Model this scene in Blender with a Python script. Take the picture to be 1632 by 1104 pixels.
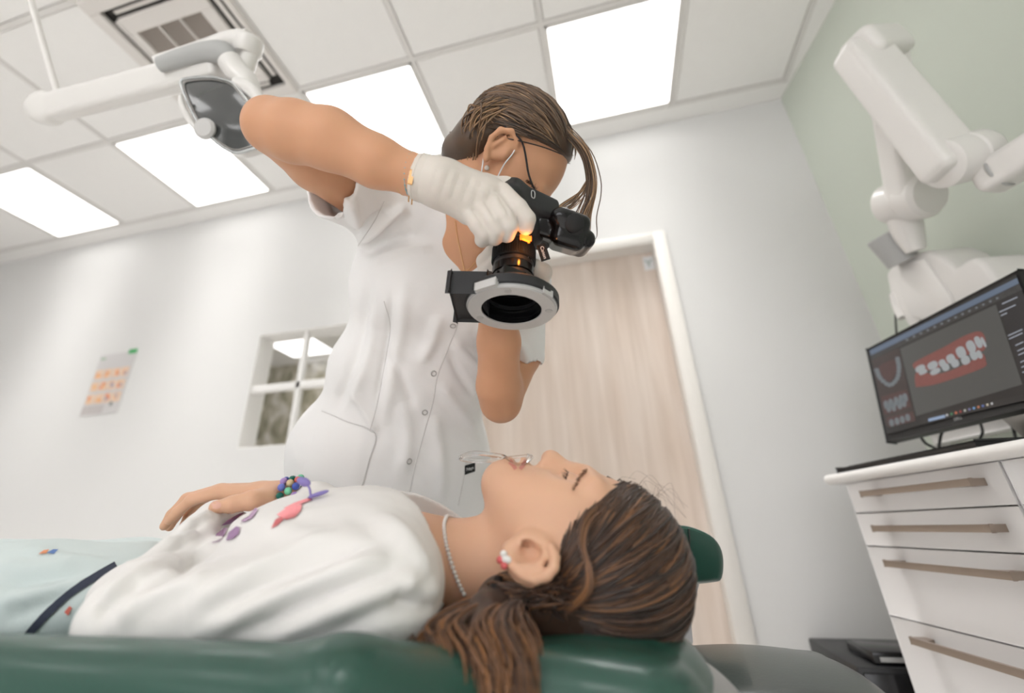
import bpy, bmesh, math, random
import numpy as np
from mathutils import Vector, Matrix
from mathutils.bvhtree import BVHTree

for _o in list(bpy.data.objects):
    bpy.data.objects.remove(_o)
scene = bpy.context.scene
COL = scene.collection
random.seed(7)
RNG = np.random.default_rng(11)

# ------------------------------------------------------------------ camera
CAM = np.array([0.0, 0.0, 0.80])
FPX = 726.37                     # focal length in pixels of the 1632 px wide frame
PP = np.array([781.1, 505.4])    # principal point
def _cam_axes(yaw, pitch, roll):
    cy, sy, cp, sp, cr, sr = math.cos(yaw), math.sin(yaw), math.cos(pitch), math.sin(pitch), math.cos(roll), math.sin(roll)
    f = np.array([sy*cp, cy*cp, sp]); rt = np.array([cy, -sy, 0.0]); up = np.cross(rt, f)
    return np.array([cr*rt + sr*up, -(-sr*rt + cr*up), f])
AX = _cam_axes(-0.2452, 0.4367, -0.026)     # rows: right, down, forward
cam_data = bpy.data.cameras.new('camera')
cam = bpy.data.objects.new('camera', cam_data); COL.objects.link(cam)
cam_data.sensor_fit = 'HORIZONTAL'; cam_data.sensor_width = 36.0
cam_data.lens = FPX/1632*36.0
cam_data.shift_x = (816-PP[0])/1632; cam_data.shift_y = (PP[1]-552)/1632
cam_data.clip_start = 0.02; cam_data.clip_end = 60
_m = Matrix.Identity(4)
for _i in range(3):
    _m[_i][0] = AX[0][_i]; _m[_i][1] = -AX[1][_i]; _m[_i][2] = -AX[2][_i]; _m[_i][3] = CAM[_i]
cam.matrix_world = _m
cam_data.dof.use_dof = True
cam_data.dof.focus_distance = 0.68
cam_data.dof.aperture_fstop = 1.75
scene.camera = cam

# ------------------------------------------------------------------ world, exposure
world = bpy.data.worlds.new('world'); scene.world = world; world.use_nodes = True
world.node_tree.nodes['Background'].inputs['Color'].default_value = (0.97, 0.97, 1.0, 1)
world.node_tree.nodes['Background'].inputs['Strength'].default_value = 5.0
scene.view_settings.view_transform = 'Standard'
scene.view_settings.look = 'None'
scene.view_settings.gamma = 1.0
scene.view_settings.use_curve_mapping = False
scene.view_settings.exposure = -0.18
PANEL_STRENGTH = 3.2             # visible glow of the ceiling panels
PANEL_WATT = 6.2                 # light each panel throws down
PANEL_SPREAD = 62               # degrees, prismatic diffuser
PANEL_COLOR = (1.0, 0.988, 0.98)
# ------------------------------------------------------------------ helpers
def P(px, py, d):
    """world point at pixel (px, py) of the 1632x1104 frame, d metres along the view axis"""
    r = AX.T @ np.array([(px-PP[0])/FPX, (py-PP[1])/FPX, 1.0])
    return CAM + r*d
def V(*a): return np.array(a, float)
def nrm(v): v = np.asarray(v, float); return v/np.linalg.norm(v)

def lin(r, g, b):
    f = lambda c: c/12.92 if c <= 0.04045 else ((c+0.055)/1.055)**2.4
    return (f(r/255), f(g/255), f(b/255), 1.0)

_mats = {}
def mat(name, col, rough=0.5, var=0.04, scale=8.0, bump=0.0, bscale=60.0, metal=0.0, coat=0.0, sss=0.0, spec=0.5, emit=None, estr=0.0, trans=0.0, ior=1.45, sheen=0.0, stretch=None, alpha=1.0):
    if name in _mats: return _mats[name]
    m = bpy.data.materials.new(name); m.use_nodes = True
    nt = m.node_tree; b = nt.nodes['Principled BSDF']; L = nt.links.new
    col = tuple(col) if len(col) == 4 else tuple(col)+(1,)
    tc = nt.nodes.new('ShaderNodeTexCoord')
    co = tc.outputs['Object']
    if stretch:
        mp = nt.nodes.new('ShaderNodeMapping'); mp.inputs['Scale'].default_value = stretch
        L(co, mp.inputs['Vector']); co = mp.outputs['Vector']
    if var:
        n = nt.nodes.new('ShaderNodeTexNoise'); n.inputs['Scale'].default_value = scale; n.inputs['Detail'].default_value = 4
        L(co, n.inputs['Vector'])
        mx = nt.nodes.new('ShaderNodeMix'); mx.data_type = 'RGBA'
        mx.inputs['A'].default_value = tuple(c*(1-var) for c in col[:3])+(1,)
        mx.inputs['B'].default_value = tuple(min(1, c*(1+var)) for c in col[:3])+(1,)
        L(n.outputs['Fac'], mx.inputs['Factor']); L(mx.outputs['Result'], b.inputs['Base Color'])
    else:
        b.inputs['Base Color'].default_value = col
    if bump:
        n2 = nt.nodes.new('ShaderNodeTexNoise'); n2.inputs['Scale'].default_value = bscale; n2.inputs['Detail'].default_value = 3
        L(co, n2.inputs['Vector'])
        bp = nt.nodes.new('ShaderNodeBump'); bp.inputs['Strength'].default_value = bump; bp.inputs['Distance'].default_value = 0.002
        L(n2.outputs['Fac'], bp.inputs['Height']); L(bp.outputs['Normal'], b.inputs['Normal'])
    b.inputs['Roughness'].default_value = rough; b.inputs['Metallic'].default_value = metal
    b.inputs['Coat Weight'].default_value = coat; b.inputs['Coat Roughness'].default_value = 0.12
    b.inputs['Specular IOR Level'].default_value = spec; b.inputs['IOR'].default_value = ior
    b.inputs['Transmission Weight'].default_value = trans
    b.inputs['Sheen Weight'].default_value = sheen
    b.inputs['Alpha'].default_value = alpha
    if sss:
        b.inputs['Subsurface Weight'].default_value = sss
        b.inputs['Subsurface Radius'].default_value = (1.0, 0.35, 0.18)
        b.inputs['Subsurface Scale'].default_value = 0.006
    if emit:
        b.inputs['Emission Color'].default_value = tuple(emit)+(1,) if len(emit) == 3 else emit
        b.inputs['Emission Strength'].default_value = estr
    _mats[name] = m
    return m

def link(o, parent=None, m=None):
    COL.objects.link(o)
    if parent is not None: o.parent = parent
    if m is not None and o.data is not None:
        o.data.materials.clear(); o.data.materials.append(m)
    return o
def tag(o, label=None, cat=None, group=None, kind=None):
    if label: o['label'] = label
    if cat: o['category'] = cat
    if group: o['group'] = group
    if kind: o['kind'] = kind
    return o
def empty(name, loc, label=None, cat=None, rot=(0, 0, 0), group=None):
    o = bpy.data.objects.new(name, None); o.empty_display_size = 0.05
    COL.objects.link(o); o.location = tuple(loc); o.rotation_euler = rot
    return tag(o, label, cat, group)
def _local(o, parent):
    """keep world placement of a mesh built in world space when parented"""
    if parent is not None:
        bpy_m = Matrix.LocRotScale(parent.location, parent.rotation_euler, parent.scale)
        p = parent.parent
        while p is not None:
            bpy_m = Matrix.LocRotScale(p.location, p.rotation_euler, p.scale) @ bpy_m
            p = p.parent
        o.data.transform(bpy_m.inverted())
    return o
def mesh(name, verts, faces, m=None, parent=None, smooth=False, world=True):
    me = bpy.data.meshes.new(name)
    me.from_pydata([tuple(map(float, v)) for v in verts], [], [tuple(map(int, f)) for f in faces]); me.update()
    o = bpy.data.objects.new(name, me)
    if world and parent is not None: _local(o, parent)
    link(o, parent, m)
    if smooth: me.polygons.foreach_set('use_smooth', [True]*len(me.polygons))
    return o
def frombm(name, bm, m=None, parent=None, smooth=False, world=True, autosmooth=None):
    me = bpy.data.meshes.new(name); bm.normal_update(); bm.to_mesh(me); bm.free()
    o = bpy.data.objects.new(name, me)
    if world and parent is not None: _local(o, parent)
    link(o, parent, m)
    if smooth:
        me.polygons.foreach_set('use_smooth', [True]*len(me.polygons))
        if autosmooth is not None: me.set_sharp_from_angle(angle=math.radians(autosmooth))
    return o

def bm_box(bm, c, size, axes=None, bevel=0.0, seg=2):
    """box centred at c, full size, axes = 3 rows"""
    A = np.eye(3) if axes is None else np.asarray(axes, float)
    r = bmesh.ops.create_cube(bm, size=1.0)
    vs = r['verts']
    for v in vs:
        q = np.array(v.co)*np.asarray(size, float)
        v.co = Vector(np.asarray(c, float) + q @ A)
    if bevel > 0:
        es = list({e for v in vs for e in v.link_edges})
        bmesh.ops.bevel(bm, geom=es, offset=bevel, segments=seg, profile=0.5, affect='EDGES')
    return vs
def box(name, c, size, m, parent=None, axes=None, bevel=0.0, seg=2, smooth=True):
    bm = bmesh.new(); bm_box(bm, c, size, axes, bevel, seg)
    return frombm(name, bm, m, parent, smooth=smooth and bevel > 0, autosmooth=40)
def lbox(name, loc, size, m, parent, bevel=0.0):
    bm = bmesh.new(); bm_box(bm, (0, 0, 0), size, None, bevel)
    o = frombm(name, bm, m, parent, smooth=bevel > 0, world=False, autosmooth=40); o.location = loc; return o
def bbox_(name, lo, hi, m, parent=None, bevel=0.0, seg=2):
    lo = np.array(lo, float); hi = np.array(hi, float)
    return box(name, (lo+hi)/2, hi-lo, m, parent, None, bevel, seg)

def _frame(t):
    t = nrm(t); a = V(0, 0, 1) if abs(t[2]) < 0.9 else V(1, 0, 0)
    n = nrm(np.cross(a, t)); return n, np.cross(t, n)
def catmull(pts, n=8, closed=False):
    pts = np.asarray(pts, float); out = []
    N = len(pts)
    if N < 3: return np.array([pts[0]*(1-t)+pts[-1]*t for t in np.linspace(0, 1, n+1)])
    rng = range(N) if closed else range(N-1)
    for i in rng:
        if closed: p0, p1, p2, p3 = pts[(i-1) % N], pts[i], pts[(i+1) % N], pts[(i+2) % N]
        else:
            p1, p2 = pts[i], pts[i+1]
            p0 = pts[i-1] if i > 0 else 2*p1-p2
            p3 = pts[i+2] if i+2 < N else 2*p2-p1
        for k in range(n):
            t = k/n
            out.append(0.5*((2*p1)+(p2-p0)*t+(2*p0-5*p1+4*p2-p3)*t*t+(3*p1-p0-3*p2+p3)*t**3))
    if not closed: out.append(pts[-1])
    return np.array(out)
def tube_data(pts, radii, seg=10, cap=True, closed=False, flat=1.0, flatdir=None):
    """swept tube. radii scalar or per point; flat squashes along flatdir"""
    pts = np.asarray(pts, float); N = len(pts)
    radii = np.full(N, radii, float) if np.isscalar(radii) else np.asarray(radii, float)
    T = np.zeros_like(pts)
    if closed: T = np.roll(pts, -1, 0)-np.roll(pts, 1, 0)
    else:
        T[1:-1] = pts[2:]-pts[:-2]; T[0] = pts[1]-pts[0]; T[-1] = pts[-1]-pts[-2]
    T /= np.linalg.norm(T, axis=1, keepdims=True)+1e-12
    if flatdir is not None:
        b = np.asarray(flatdir, float); n0 = None
    n, bb = _frame(T[0]); vs = []; a = np.linspace(0, 2*math.pi, seg, endpoint=False)
    for i in range(N):
        n = n-T[i]*np.dot(n, T[i]); n /= np.linalg.norm(n)+1e-12
        if flatdir is not None:
            fb = b-T[i]*np.dot(b, T[i]); fb /= np.linalg.norm(fb)+1e-12
            nn, b2 = np.cross(fb, T[i]), fb
        else: nn, b2 = n, np.cross(T[i], n)
        vs.append(pts[i]+radii[i]*(np.cos(a)[:, None]*nn+flat*np.sin(a)[:, None]*b2))
    vs = np.concatenate(vs); fs = []
    M_ = N if closed else N-1
    for i in range(M_):
        j = (i+1) % N
        for k in range(seg):
            l = (k+1) % seg
            fs.append((i*seg+k, i*seg+l, j*seg+l, j*seg+k))
    if cap and not closed:
        fs.append(tuple(range(seg-1, -1, -1))); fs.append(tuple((N-1)*seg+k for k in range(seg)))
    return vs, fs
def tube(name, pts, radii, m, parent=None, seg=10, smooth_path=0, closed=False, flat=1.0, flatdir=None, cap=True):
    pts = np.asarray(pts, float)
    if smooth_path:
        if not np.isscalar(radii):
            q = catmull(np.c_[pts, np.asarray(radii, float)], smooth_path, closed); pts, radii = q[:, :3], q[:, 3]
        else: pts = catmull(pts, smooth_path, closed)
    v, f = tube_data(pts, radii, seg, cap, closed, flat, flatdir)
    o = mesh(name, v, f, m, parent, smooth=True); o.data.set_sharp_from_angle(angle=math.radians(50)); return o
def lathe_data(c, axis, prof, seg=32):
    """prof list of (r, h) along axis from c"""
    c = np.asarray(c, float); ax = nrm(axis); n, b = _frame(ax)
    a = np.linspace(0, 2*math.pi, seg, endpoint=False); ring = np.cos(a)[:, None]*n+np.sin(a)[:, None]*b
    vs = np.concatenate([c+ax*h+r*ring for r, h in prof]); fs = []
    for i in range(len(prof)-1):
        for k in range(seg):
            l = (k+1) % seg; fs.append((i*seg+k, i*seg+l, (i+1)*seg+l, (i+1)*seg+k))
    return vs, fs
def lathe(name, c, axis, prof, m, parent=None, seg=32, cap=True, sharp=35):
    vs, fs = lathe_data(c, axis, prof, seg)
    if cap:
        if prof[0][0] > 1e-4: fs.append(tuple(range(seg-1, -1, -1)))
        if prof[-1][0] > 1e-4: fs.append(tuple((len(prof)-1)*seg+k for k in range(seg)))
    o = mesh(name, vs, fs, m, parent, smooth=True); o.data.set_sharp_from_angle(angle=math.radians(sharp)); return o
def merge(parts):
    vs = []; fs = []; n = 0
    for v, f in parts:
        vs.append(np.asarray(v, float)); fs += [tuple(i+n for i in q) for q in f]; n += len(v)
    return np.concatenate(vs), fs
def prism(name, outline, depthvec, m, parent=None, bevel=0.0, seg=2, smooth=True):
    """closed outline of 3-D points extruded by depthvec"""
    bm = bmesh.new(); o = np.asarray(outline, float); dv = np.asarray(depthvec, float)
    a = [bm.verts.new(tuple(p)) for p in o]; b = [bm.verts.new(tuple(p+dv)) for p in o]
    n = len(a)
    bm.faces.new(a[::-1]); bm.faces.new(b)
    for i in range(n): bm.faces.new((a[i], a[(i+1) % n], b[(i+1) % n], b[i]))
    bmesh.ops.recalc_face_normals(bm, faces=bm.faces)
    if bevel:
        es = [e for e in bm.edges if len(e.link_faces) == 2 and e.calc_face_angle(0) > 0.6]
        bmesh.ops.bevel(bm, geom=es, offset=bevel, segments=seg, profile=0.5, affect='EDGES')
    return frombm(name, bm, m, parent, smooth=smooth, autosmooth=35)

# ------------------------------------------------------------------ signed-distance modelling (sparse surface nets)
def rc(a, b, r1, r2=None):
    """round cone between two points"""
    a = np.asarray(a, float); b = np.asarray(b, float); r2 = r1 if r2 is None else r2
    ba = b-a; l2 = float(ba@ba)+1e-12; rr = r1-r2
    def f(p):
        pa = p-a; t = np.clip((pa@ba)/l2, 0, 1)
        return np.linalg.norm(pa-t[:, None]*ba, axis=1)-(r1-rr*t)
    R_ = max(r1, r2)
    return f, np.minimum(a, b)-R_, np.maximum(a, b)+R_
def chain(pts, radii):
    return [rc(pts[i], pts[i+1], radii[i], radii[i+1]) for i in range(len(pts)-1)]
def el(c, r, axes=None):
    """ellipsoid; axes rows"""
    c = np.asarray(c, float); r = np.asarray(r, float); A = np.eye(3) if axes is None else np.asarray(axes, float)
    def f(p):
        q = (p-c) @ A.T
        k0 = np.linalg.norm(q/r, axis=1); k1 = np.linalg.norm(q/(r*r), axis=1)
        return k0*(k0-1)/(k1+1e-9)
    ext = np.sqrt(((A.T*r)**2).sum(1))
    return f, c-ext, c+ext
def rbox(c, half, rad, axes=None):
    c = np.asarray(c, float); h = np.asarray(half, float)-rad; A = np.eye(3) if axes is None else np.asarray(axes, float)
    def f(p):
        q = np.abs((p-c) @ A.T)-h
        return np.linalg.norm(np.maximum(q, 0), axis=1)+np.minimum(q.max(1), 0)-rad
    ext = np.abs(A.T) @ np.asarray(half, float)
    return f, c-ext, c+ext
def ec(a, b, ra, rb, side, k=0.6, grow=0.0):
    """elliptic cone: radius ra..rb along 'side', k*radius along the other direction"""
    a = np.asarray(a, float); b = np.asarray(b, float); t = nrm(b-a); s = np.asarray(side, float); s = nrm(s-t*(s@t)); w = np.cross(t, s)
    L_ = np.linalg.norm(b-a)
    def f(p):
        q = p-a; z = q@t; u = np.clip(z/L_, 0, 1); r = ra+(rb-ra)*u
        x = q@s; y = (q@w)/k; z = z-u*L_
        d = np.sqrt(x*x+y*y+(z/k)**2)-r
        return d*k*0.85+d*0.0
    R_ = max(ra, rb)+grow
    return f, np.minimum(a, b)-R_, np.maximum(a, b)+R_
def half(pnt, n):
    """half space; inside where (p-pnt).n < 0"""
    pnt = np.asarray(pnt, float); n = nrm(n)
    def f(p): return (p-pnt)@n
    return f, np.full(3, -9.0), np.full(3, 9.0)
def smin(a, b, k):
    if k <= 0: return np.minimum(a, b)
    h = np.maximum(k-np.abs(a-b), 0)/k
    return np.minimum(a, b)-h*h*k*0.25
def smax(a, b, k): return -smin(-a, -b, k)

class SDF:
    """ordered list of (op, k, prim); op '+' union, '-' subtract, '&' intersect"""
    def __init__(s): s.ops = []
    def add(s, prim, k=0.0):
        for q in (prim if isinstance(prim, list) else [prim]): s.ops.append(('+', k, q))
        return s
    def sub(s, prim, k=0.0):
        for q in (prim if isinstance(prim, list) else [prim]): s.ops.append(('-', k, q))
        return s
    def cut(s, prim, k=0.0): s.ops.append(('&', k, prim)); return s
    def bounds(s):
        lo = np.min([q[1] for op, k, q in s.ops if op == '+'], 0); hi = np.max([q[2] for op, k, q in s.ops if op == '+'], 0)
        return lo-0.012, hi+0.012
    def eval(s, p, ops=None):
        d = np.full(len(p), 9.0)
        for op, k, q in (s.ops if ops is None else ops):
            v = q[0](p)
            d = smin(d, v, k) if op == '+' else (smax(d, -v, k) if op == '-' else smax(d, v, k))
        return d
    def mesh(s, h, B=12):
        lo, hi = s.bounds(); nb = np.ceil((hi-lo)/(h*B)).astype(int)
        bs = h*B
        ii = np.stack(np.meshgrid(*[np.arange(n) for n in nb], indexing='ij'), -1).reshape(-1, 3)
        cen = lo+(ii+0.5)*bs
        d = s.eval(cen)
        act = ii[np.abs(d) < bs*0.87*1.4+0.005]
        dims = nb*B+1
        o = np.stack(np.meshgrid(*[np.arange(B+1)]*3, indexing='ij'), -1).reshape(-1, 3)
        n1 = B+1
        keys = []; pos = []; ed = [[], [], []]; sg = [[], [], []]
        cidx = np.stack(np.meshgrid(*[np.arange(B)]*3, indexing='ij'), -1).reshape(-1, 3)
        cl = (cidx[:, 0]*n1+cidx[:, 1])*n1+cidx[:, 2]
        off = np.array([[x, y, z] for x in (0, 1) for y in (0, 1) for z in (0, 1)])
        offl = (off[:, 0]*n1+off[:, 1])*n1+off[:, 2]
        E12 = [(0, 4), (0, 2), (0, 1), (1, 5), (1, 3), (2, 6), (2, 3), (3, 7), (4, 6), (4, 5), (5, 7), (6, 7)]
        for b in act:
            bl = lo+b*bs; bh = bl+bs
            ops = [(op, k, q) for op, k, q in s.ops if op == '&' or (np.all(q[1]-(k*1.5+0.05)-bs*0.6 < bh) and np.all(q[2]+(k*1.5+0.05)+bs*0.6 > bl))]
            if not ops: continue
            pts = bl+o*h
            v = s.eval(pts, ops)
            cv = v[cl[:, None]+offl[None, :]]
            neg = cv < 0; cnt = neg.sum(1); m = (cnt > 0) & (cnt < 8)
            if not m.any(): continue
            cv = cv[m]; neg = neg[m]; ci = cidx[m]; g = ci+b*B
            acc = np.zeros((len(cv), 3)); w = np.zeros(len(cv))
            for i, j in E12:
                x = neg[:, i] != neg[:, j]
                t = np.where(x, cv[:, i]/(cv[:, i]-cv[:, j]+1e-20), 0)
                acc += np.where(x[:, None], off[i]+(off[j]-off[i])*t[:, None], 0); w += x
            pos.append(lo+(g+acc/w[:, None])*h)
            key = (g[:, 0]*dims[1]+g[:, 1])*dims[2]+g[:, 2]
            keys.append(key)
            for a, j in ((0, 4), (1, 2), (2, 1)):
                x = neg[:, 0] != neg[:, j]
                ed[a].append(g[x]); sg[a].append(neg[x, 0])
        keys = np.concatenate(keys); pos = np.concatenate(pos)
        od = np.argsort(keys); keys = keys[od]; pos = pos[od]
        F_ = []
        S = np.array([dims[1]*dims[2], dims[2], 1])
        for a in range(3):
            g = np.concatenate(ed[a]); sn = np.concatenate(sg[a])
            b_, c_ = (a+1) % 3, (a+2) % 3
            k0 = g@S
            q = np.stack([k0, k0-S[b_], k0-S[b_]-S[c_], k0-S[c_]], 1)
            ix = np.searchsorted(keys, q); ix = np.clip(ix, 0, len(keys)-1)
            ok = (keys[ix] == q).all(1)
            ix = ix[ok]; sn = sn[ok]
            ix = np.where(sn[:, None], ix, ix[:, ::-1])
            F_.append(ix)
        return pos, np.concatenate(F_)

def np_mesh(name, pos, F, m, parent=None, smooth=True):
    me = bpy.data.meshes.new(name)
    n = len(F)
    me.vertices.add(len(pos)); me.vertices.foreach_set('co', np.asarray(pos, np.float32).ravel())
    me.loops.add(n*4); me.loops.foreach_set('vertex_index', np.asarray(F, np.int32).ravel())
    me.polygons.add(n); me.polygons.foreach_set('loop_start', np.arange(0, n*4, 4, dtype=np.int32))
    me.polygons.foreach_set('loop_total', np.full(n, 4, np.int32))
    me.update(calc_edges=True); me.validate()
    o = bpy.data.objects.new(name, me)
    if parent is not None: _local(o, parent)
    link(o, parent, m)
    if smooth: me.polygons.foreach_set('use_smooth', np.ones(len(me.polygons), bool))
    return o
def relax(pos, F, it=2, lam=0.5):
    """laplacian smoothing of a quad mesh"""
    e = np.concatenate([F[:, [0, 1]], F[:, [1, 2]], F[:, [2, 3]], F[:, [3, 0]]])
    n = len(pos); deg = np.bincount(e[:, 0], minlength=n)+np.bincount(e[:, 1], minlength=n)
    for _ in range(it):
        acc = np.zeros_like(pos)
        for a in range(3):
            acc[:, a] = np.bincount(e[:, 0], pos[e[:, 1], a], n)+np.bincount(e[:, 1], pos[e[:, 0], a], n)
        pos = pos*(1-lam)+lam*acc/np.maximum(deg, 1)[:, None]
    return pos
def vnormals(pos, F):
    fn = np.cross(pos[F[:, 2]]-pos[F[:, 0]], pos[F[:, 3]]-pos[F[:, 1]])
    n = np.zeros_like(pos)
    for a in range(3):
        for c in range(4): n[:, a] += np.bincount(F[:, c], fn[:, a], len(pos))
    return n/(np.linalg.norm(n, axis=1, keepdims=True)+1e-12)
def seg_dist(p, pts):
    """distance to a polyline and parameter 0..1 along it"""
    best = np.full(len(p), 9.0); par = np.zeros(len(p)); n = len(pts)-1
    for i in range(n):
        a, b = pts[i], pts[i+1]; ba = b-a; t = np.clip(((p-a)@ba)/(ba@ba+1e-12), 0, 1)
        d = np.linalg.norm(p-a-t[:, None]*ba, axis=1); m = d < best
        best = np.where(m, d, best); par = np.where(m, (i+t)/n, par)
    return best, par
def hit(bvh, px, py):
    r = AX.T @ np.array([(px-PP[0])/FPX, (py-PP[1])/FPX, 1.0])
    h = bvh.ray_cast(Vector(CAM), Vector(nrm(r)))
    return (np.array(h[0]), np.array(h[1])) if h[0] is not None else (None, None)
def bvh_of(pos, F): return BVHTree.FromPolygons([tuple(v) for v in pos.tolist()], F.tolist())
def folds(pos, F, lst, taper=True, bv=None):
    """raise (amp>0) or press (amp<0) soft creases; lst of (pixel polyline, amp, width)"""
    bv = bv or bvh_of(pos, F); n = vnormals(pos, F); disp = np.zeros(len(pos))
    for poly, amp, wid in lst:
        pp = catmull(np.array(poly, float), 5) if len(poly) > 2 else np.array([np.array(poly[0])*(1-t)+np.array(poly[1])*t for t in np.linspace(0, 1, 6)])
        w = [hit(bv, *q)[0] for q in pp]; w = np.array([q for q in w if q is not None])
        if len(w) < 2: continue
        m = np.all((pos > w.min(0)-wid*3) & (pos < w.max(0)+wid*3), 1)
        d, t = seg_dist(pos[m], w)
        g = amp*np.exp(-(d/wid)**2)
        if taper: g = g*np.clip(np.minimum(t, 1-t)*5+0.15, 0, 1)
        disp[m] += g
    return pos+n*disp[:, None]
def noise3(p, scale, seed=0, oct=3):
    """cheap sum-of-sines noise in -1..1"""
    r = np.random.default_rng(seed); out = np.zeros(len(p)); a = 1.0; tot = 0
    for o_ in range(oct):
        for _ in range(4):
            k = r.normal(size=3); k /= np.linalg.norm(k); out += a*np.sin(p@k*scale*2*math.pi*(2**o_)*r.uniform(.7, 1.3)+r.uniform(0, 6.28)); tot += a
        a *= 0.5
    return out/tot*1.8
def ray_strip(bv, px, off=0.0):
    """pixel polyline dropped on a surface, raised by off"""
    out = []
    for q in px:
        h, n = hit(bv, *q)
        if h is not None: out.append(h+n*off)
    return np.array(out)
# ------------------------------------------------------------------ materials of the room
M_WALL = mat('white_wall_paint', lin(218, 217, 215), 0.75, 0.012, 3, bump=0.03, bscale=180)
M_GREEN = mat('sage_wall_paint', lin(206, 212, 200), 0.7, 0.02, 3, bump=0.03, bscale=180)
M_TILE = mat('ceiling_tile', lin(240, 238, 235), 0.85, 0.015, 20, bump=0.12, bscale=300)
M_TBAR = mat('ceiling_bar', lin(222, 219, 215), 0.6, 0.01)
M_WHITE = mat('white_lacquer', lin(236, 234, 231), 0.32, 0.01)
M_PLASTIC = mat('white_plastic', lin(226, 223, 219), 0.28, 0.01, coat=0.3)
M_GREYPL = mat('grey_plastic', lin(172, 172, 170), 0.35, 0.02)
M_BLACK = mat('black_plastic', lin(26, 26, 27), 0.4, 0.08, bump=0.05, bscale=400)
M_BLACKG = mat('black_gloss', lin(16, 16, 18), 0.18, 0.05)
M_FLOOR = mat('vinyl_floor', lin(226, 224, 221), 0.45, 0.08, 6)
M_FRAME = mat('door_frame_paint', lin(226, 222, 216), 0.4, 0.01)
M_PANEL = mat('light_diffuser', (1, 1, 1), 0.6, 0, emit=PANEL_COLOR, estr=PANEL_STRENGTH)
M_STEEL = mat('brushed_steel', lin(176, 172, 168), 0.3, 0.05, metal=1.0)

def wood_mat():
    m = bpy.data.materials.new('light_oak_laminate'); m.use_nodes = True; nt = m.node_tree; L = nt.links.new; b = nt.nodes['Principled BSDF']
    tc = nt.nodes.new('ShaderNodeTexCoord'); mp = nt.nodes.new('ShaderNodeMapping'); mp.inputs['Scale'].default_value = (1, 1, 0.06)
    L(tc.outputs['Object'], mp.inputs['Vector'])
    n = nt.nodes.new('ShaderNodeTexNoise'); n.inputs['Scale'].default_value = 26; n.inputs['Detail'].default_value = 5; n.inputs['Distortion'].default_value = 0.6
    L(mp.outputs['Vector'], n.inputs['Vector'])
    mp2 = nt.nodes.new('ShaderNodeMapping'); mp2.inputs['Scale'].default_value = (1, 1, 0.25); L(tc.outputs['Object'], mp2.inputs['Vector'])
    n2 = nt.nodes.new('ShaderNodeTexNoise'); n2.inputs['Scale'].default_value = 7; n2.inputs['Detail'].default_value = 2
    L(mp2.outputs['Vector'], n2.inputs['Vector'])
    r = nt.nodes.new('ShaderNodeValToRGB'); e = r.color_ramp.elements
    e[0].position = 0.3; e[0].color = lin(204, 189, 176); e[1].position = 0.72; e[1].color = lin(220, 207, 196)
    L(n.outputs['Fac'], r.inputs['Fac'])
    mx = nt.nodes.new('ShaderNodeMix'); mx.data_type = 'RGBA'; mx.blend_type = 'MULTIPLY'; mx.inputs['Factor'].default_value = 0.5
    r2 = nt.nodes.new('ShaderNodeValToRGB'); r2.color_ramp.elements[0].color = lin(236, 226, 216); r2.color_ramp.elements[0].position = .35; r2.color_ramp.elements[1].position = .65
    L(n2.outputs['Fac'], r2.inputs['Fac']); L(r.outputs['Color'], mx.inputs['A']); L(r2.outputs['Color'], mx.inputs['B'])
    L(mx.outputs['Result'], b.inputs['Base Color']); b.inputs['Roughness'].default_value = 0.45
    return m
M_WOOD = wood_mat()

# ------------------------------------------------------------------ room shell
ZC = 2.78; YB = 1.992; XL = -4.9; YR = -3.2
GA = math.radians(8.9)
GU = V(math.sin(GA), -math.cos(GA), 0)      # along the green wall, away from the back wall
GN = V(-math.cos(GA), -math.sin(GA), 0)     # into the room
G0 = V(1.078, YB, 0)
def gw(s, off, z): return G0+GU*s+GN*off+V(0, 0, z)
GAX = np.array([GU, GN, V(0, 0, 1)])

tag(bbox_('floor', (XL-.1, YR-.1, -0.1), (2.1, YB+.12, 0), M_FLOOR), kind='structure')
# back wall with a window and a door opening
WX0, WX1, WZ0, WZ1 = -1.853, -1.270, 1.206, 1.838
DX0, DX1, DZ = -0.602, 0.328, 2.041
bm = bmesh.new()
def wb(x0, x1, z0, z1): bm_box(bm, ((x0+x1)/2, YB+.06, (z0+z1)/2), (x1-x0, .12, z1-z0))
wb(XL-.1, WX0, 0, ZC+.1); wb(WX0, WX1, 0, WZ0); wb(WX0, WX1, WZ1, ZC+.1); wb(WX1, DX0, 0, ZC+.1); wb(DX0, DX1, DZ, ZC+.1); wb(DX1, 1.25, 0, ZC+.1)
bmesh.ops.remove_doubles(bm, verts=bm.verts, dist=1e-5)
tag(frombm('wall_back', bm, M_WALL), 'white painted back wall with a small interior window', kind='structure')
tag(box('wall_right', gw(2.7, -.05, ZC/2), (5.6, .1, ZC+.1), M_GREEN, axes=GAX), 'sage green side wall', kind='structure')
tag(bbox_('wall_left', (XL-.1, YR-.1, 0), (XL, YB, ZC+.1), M_WALL), kind='structure')
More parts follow.
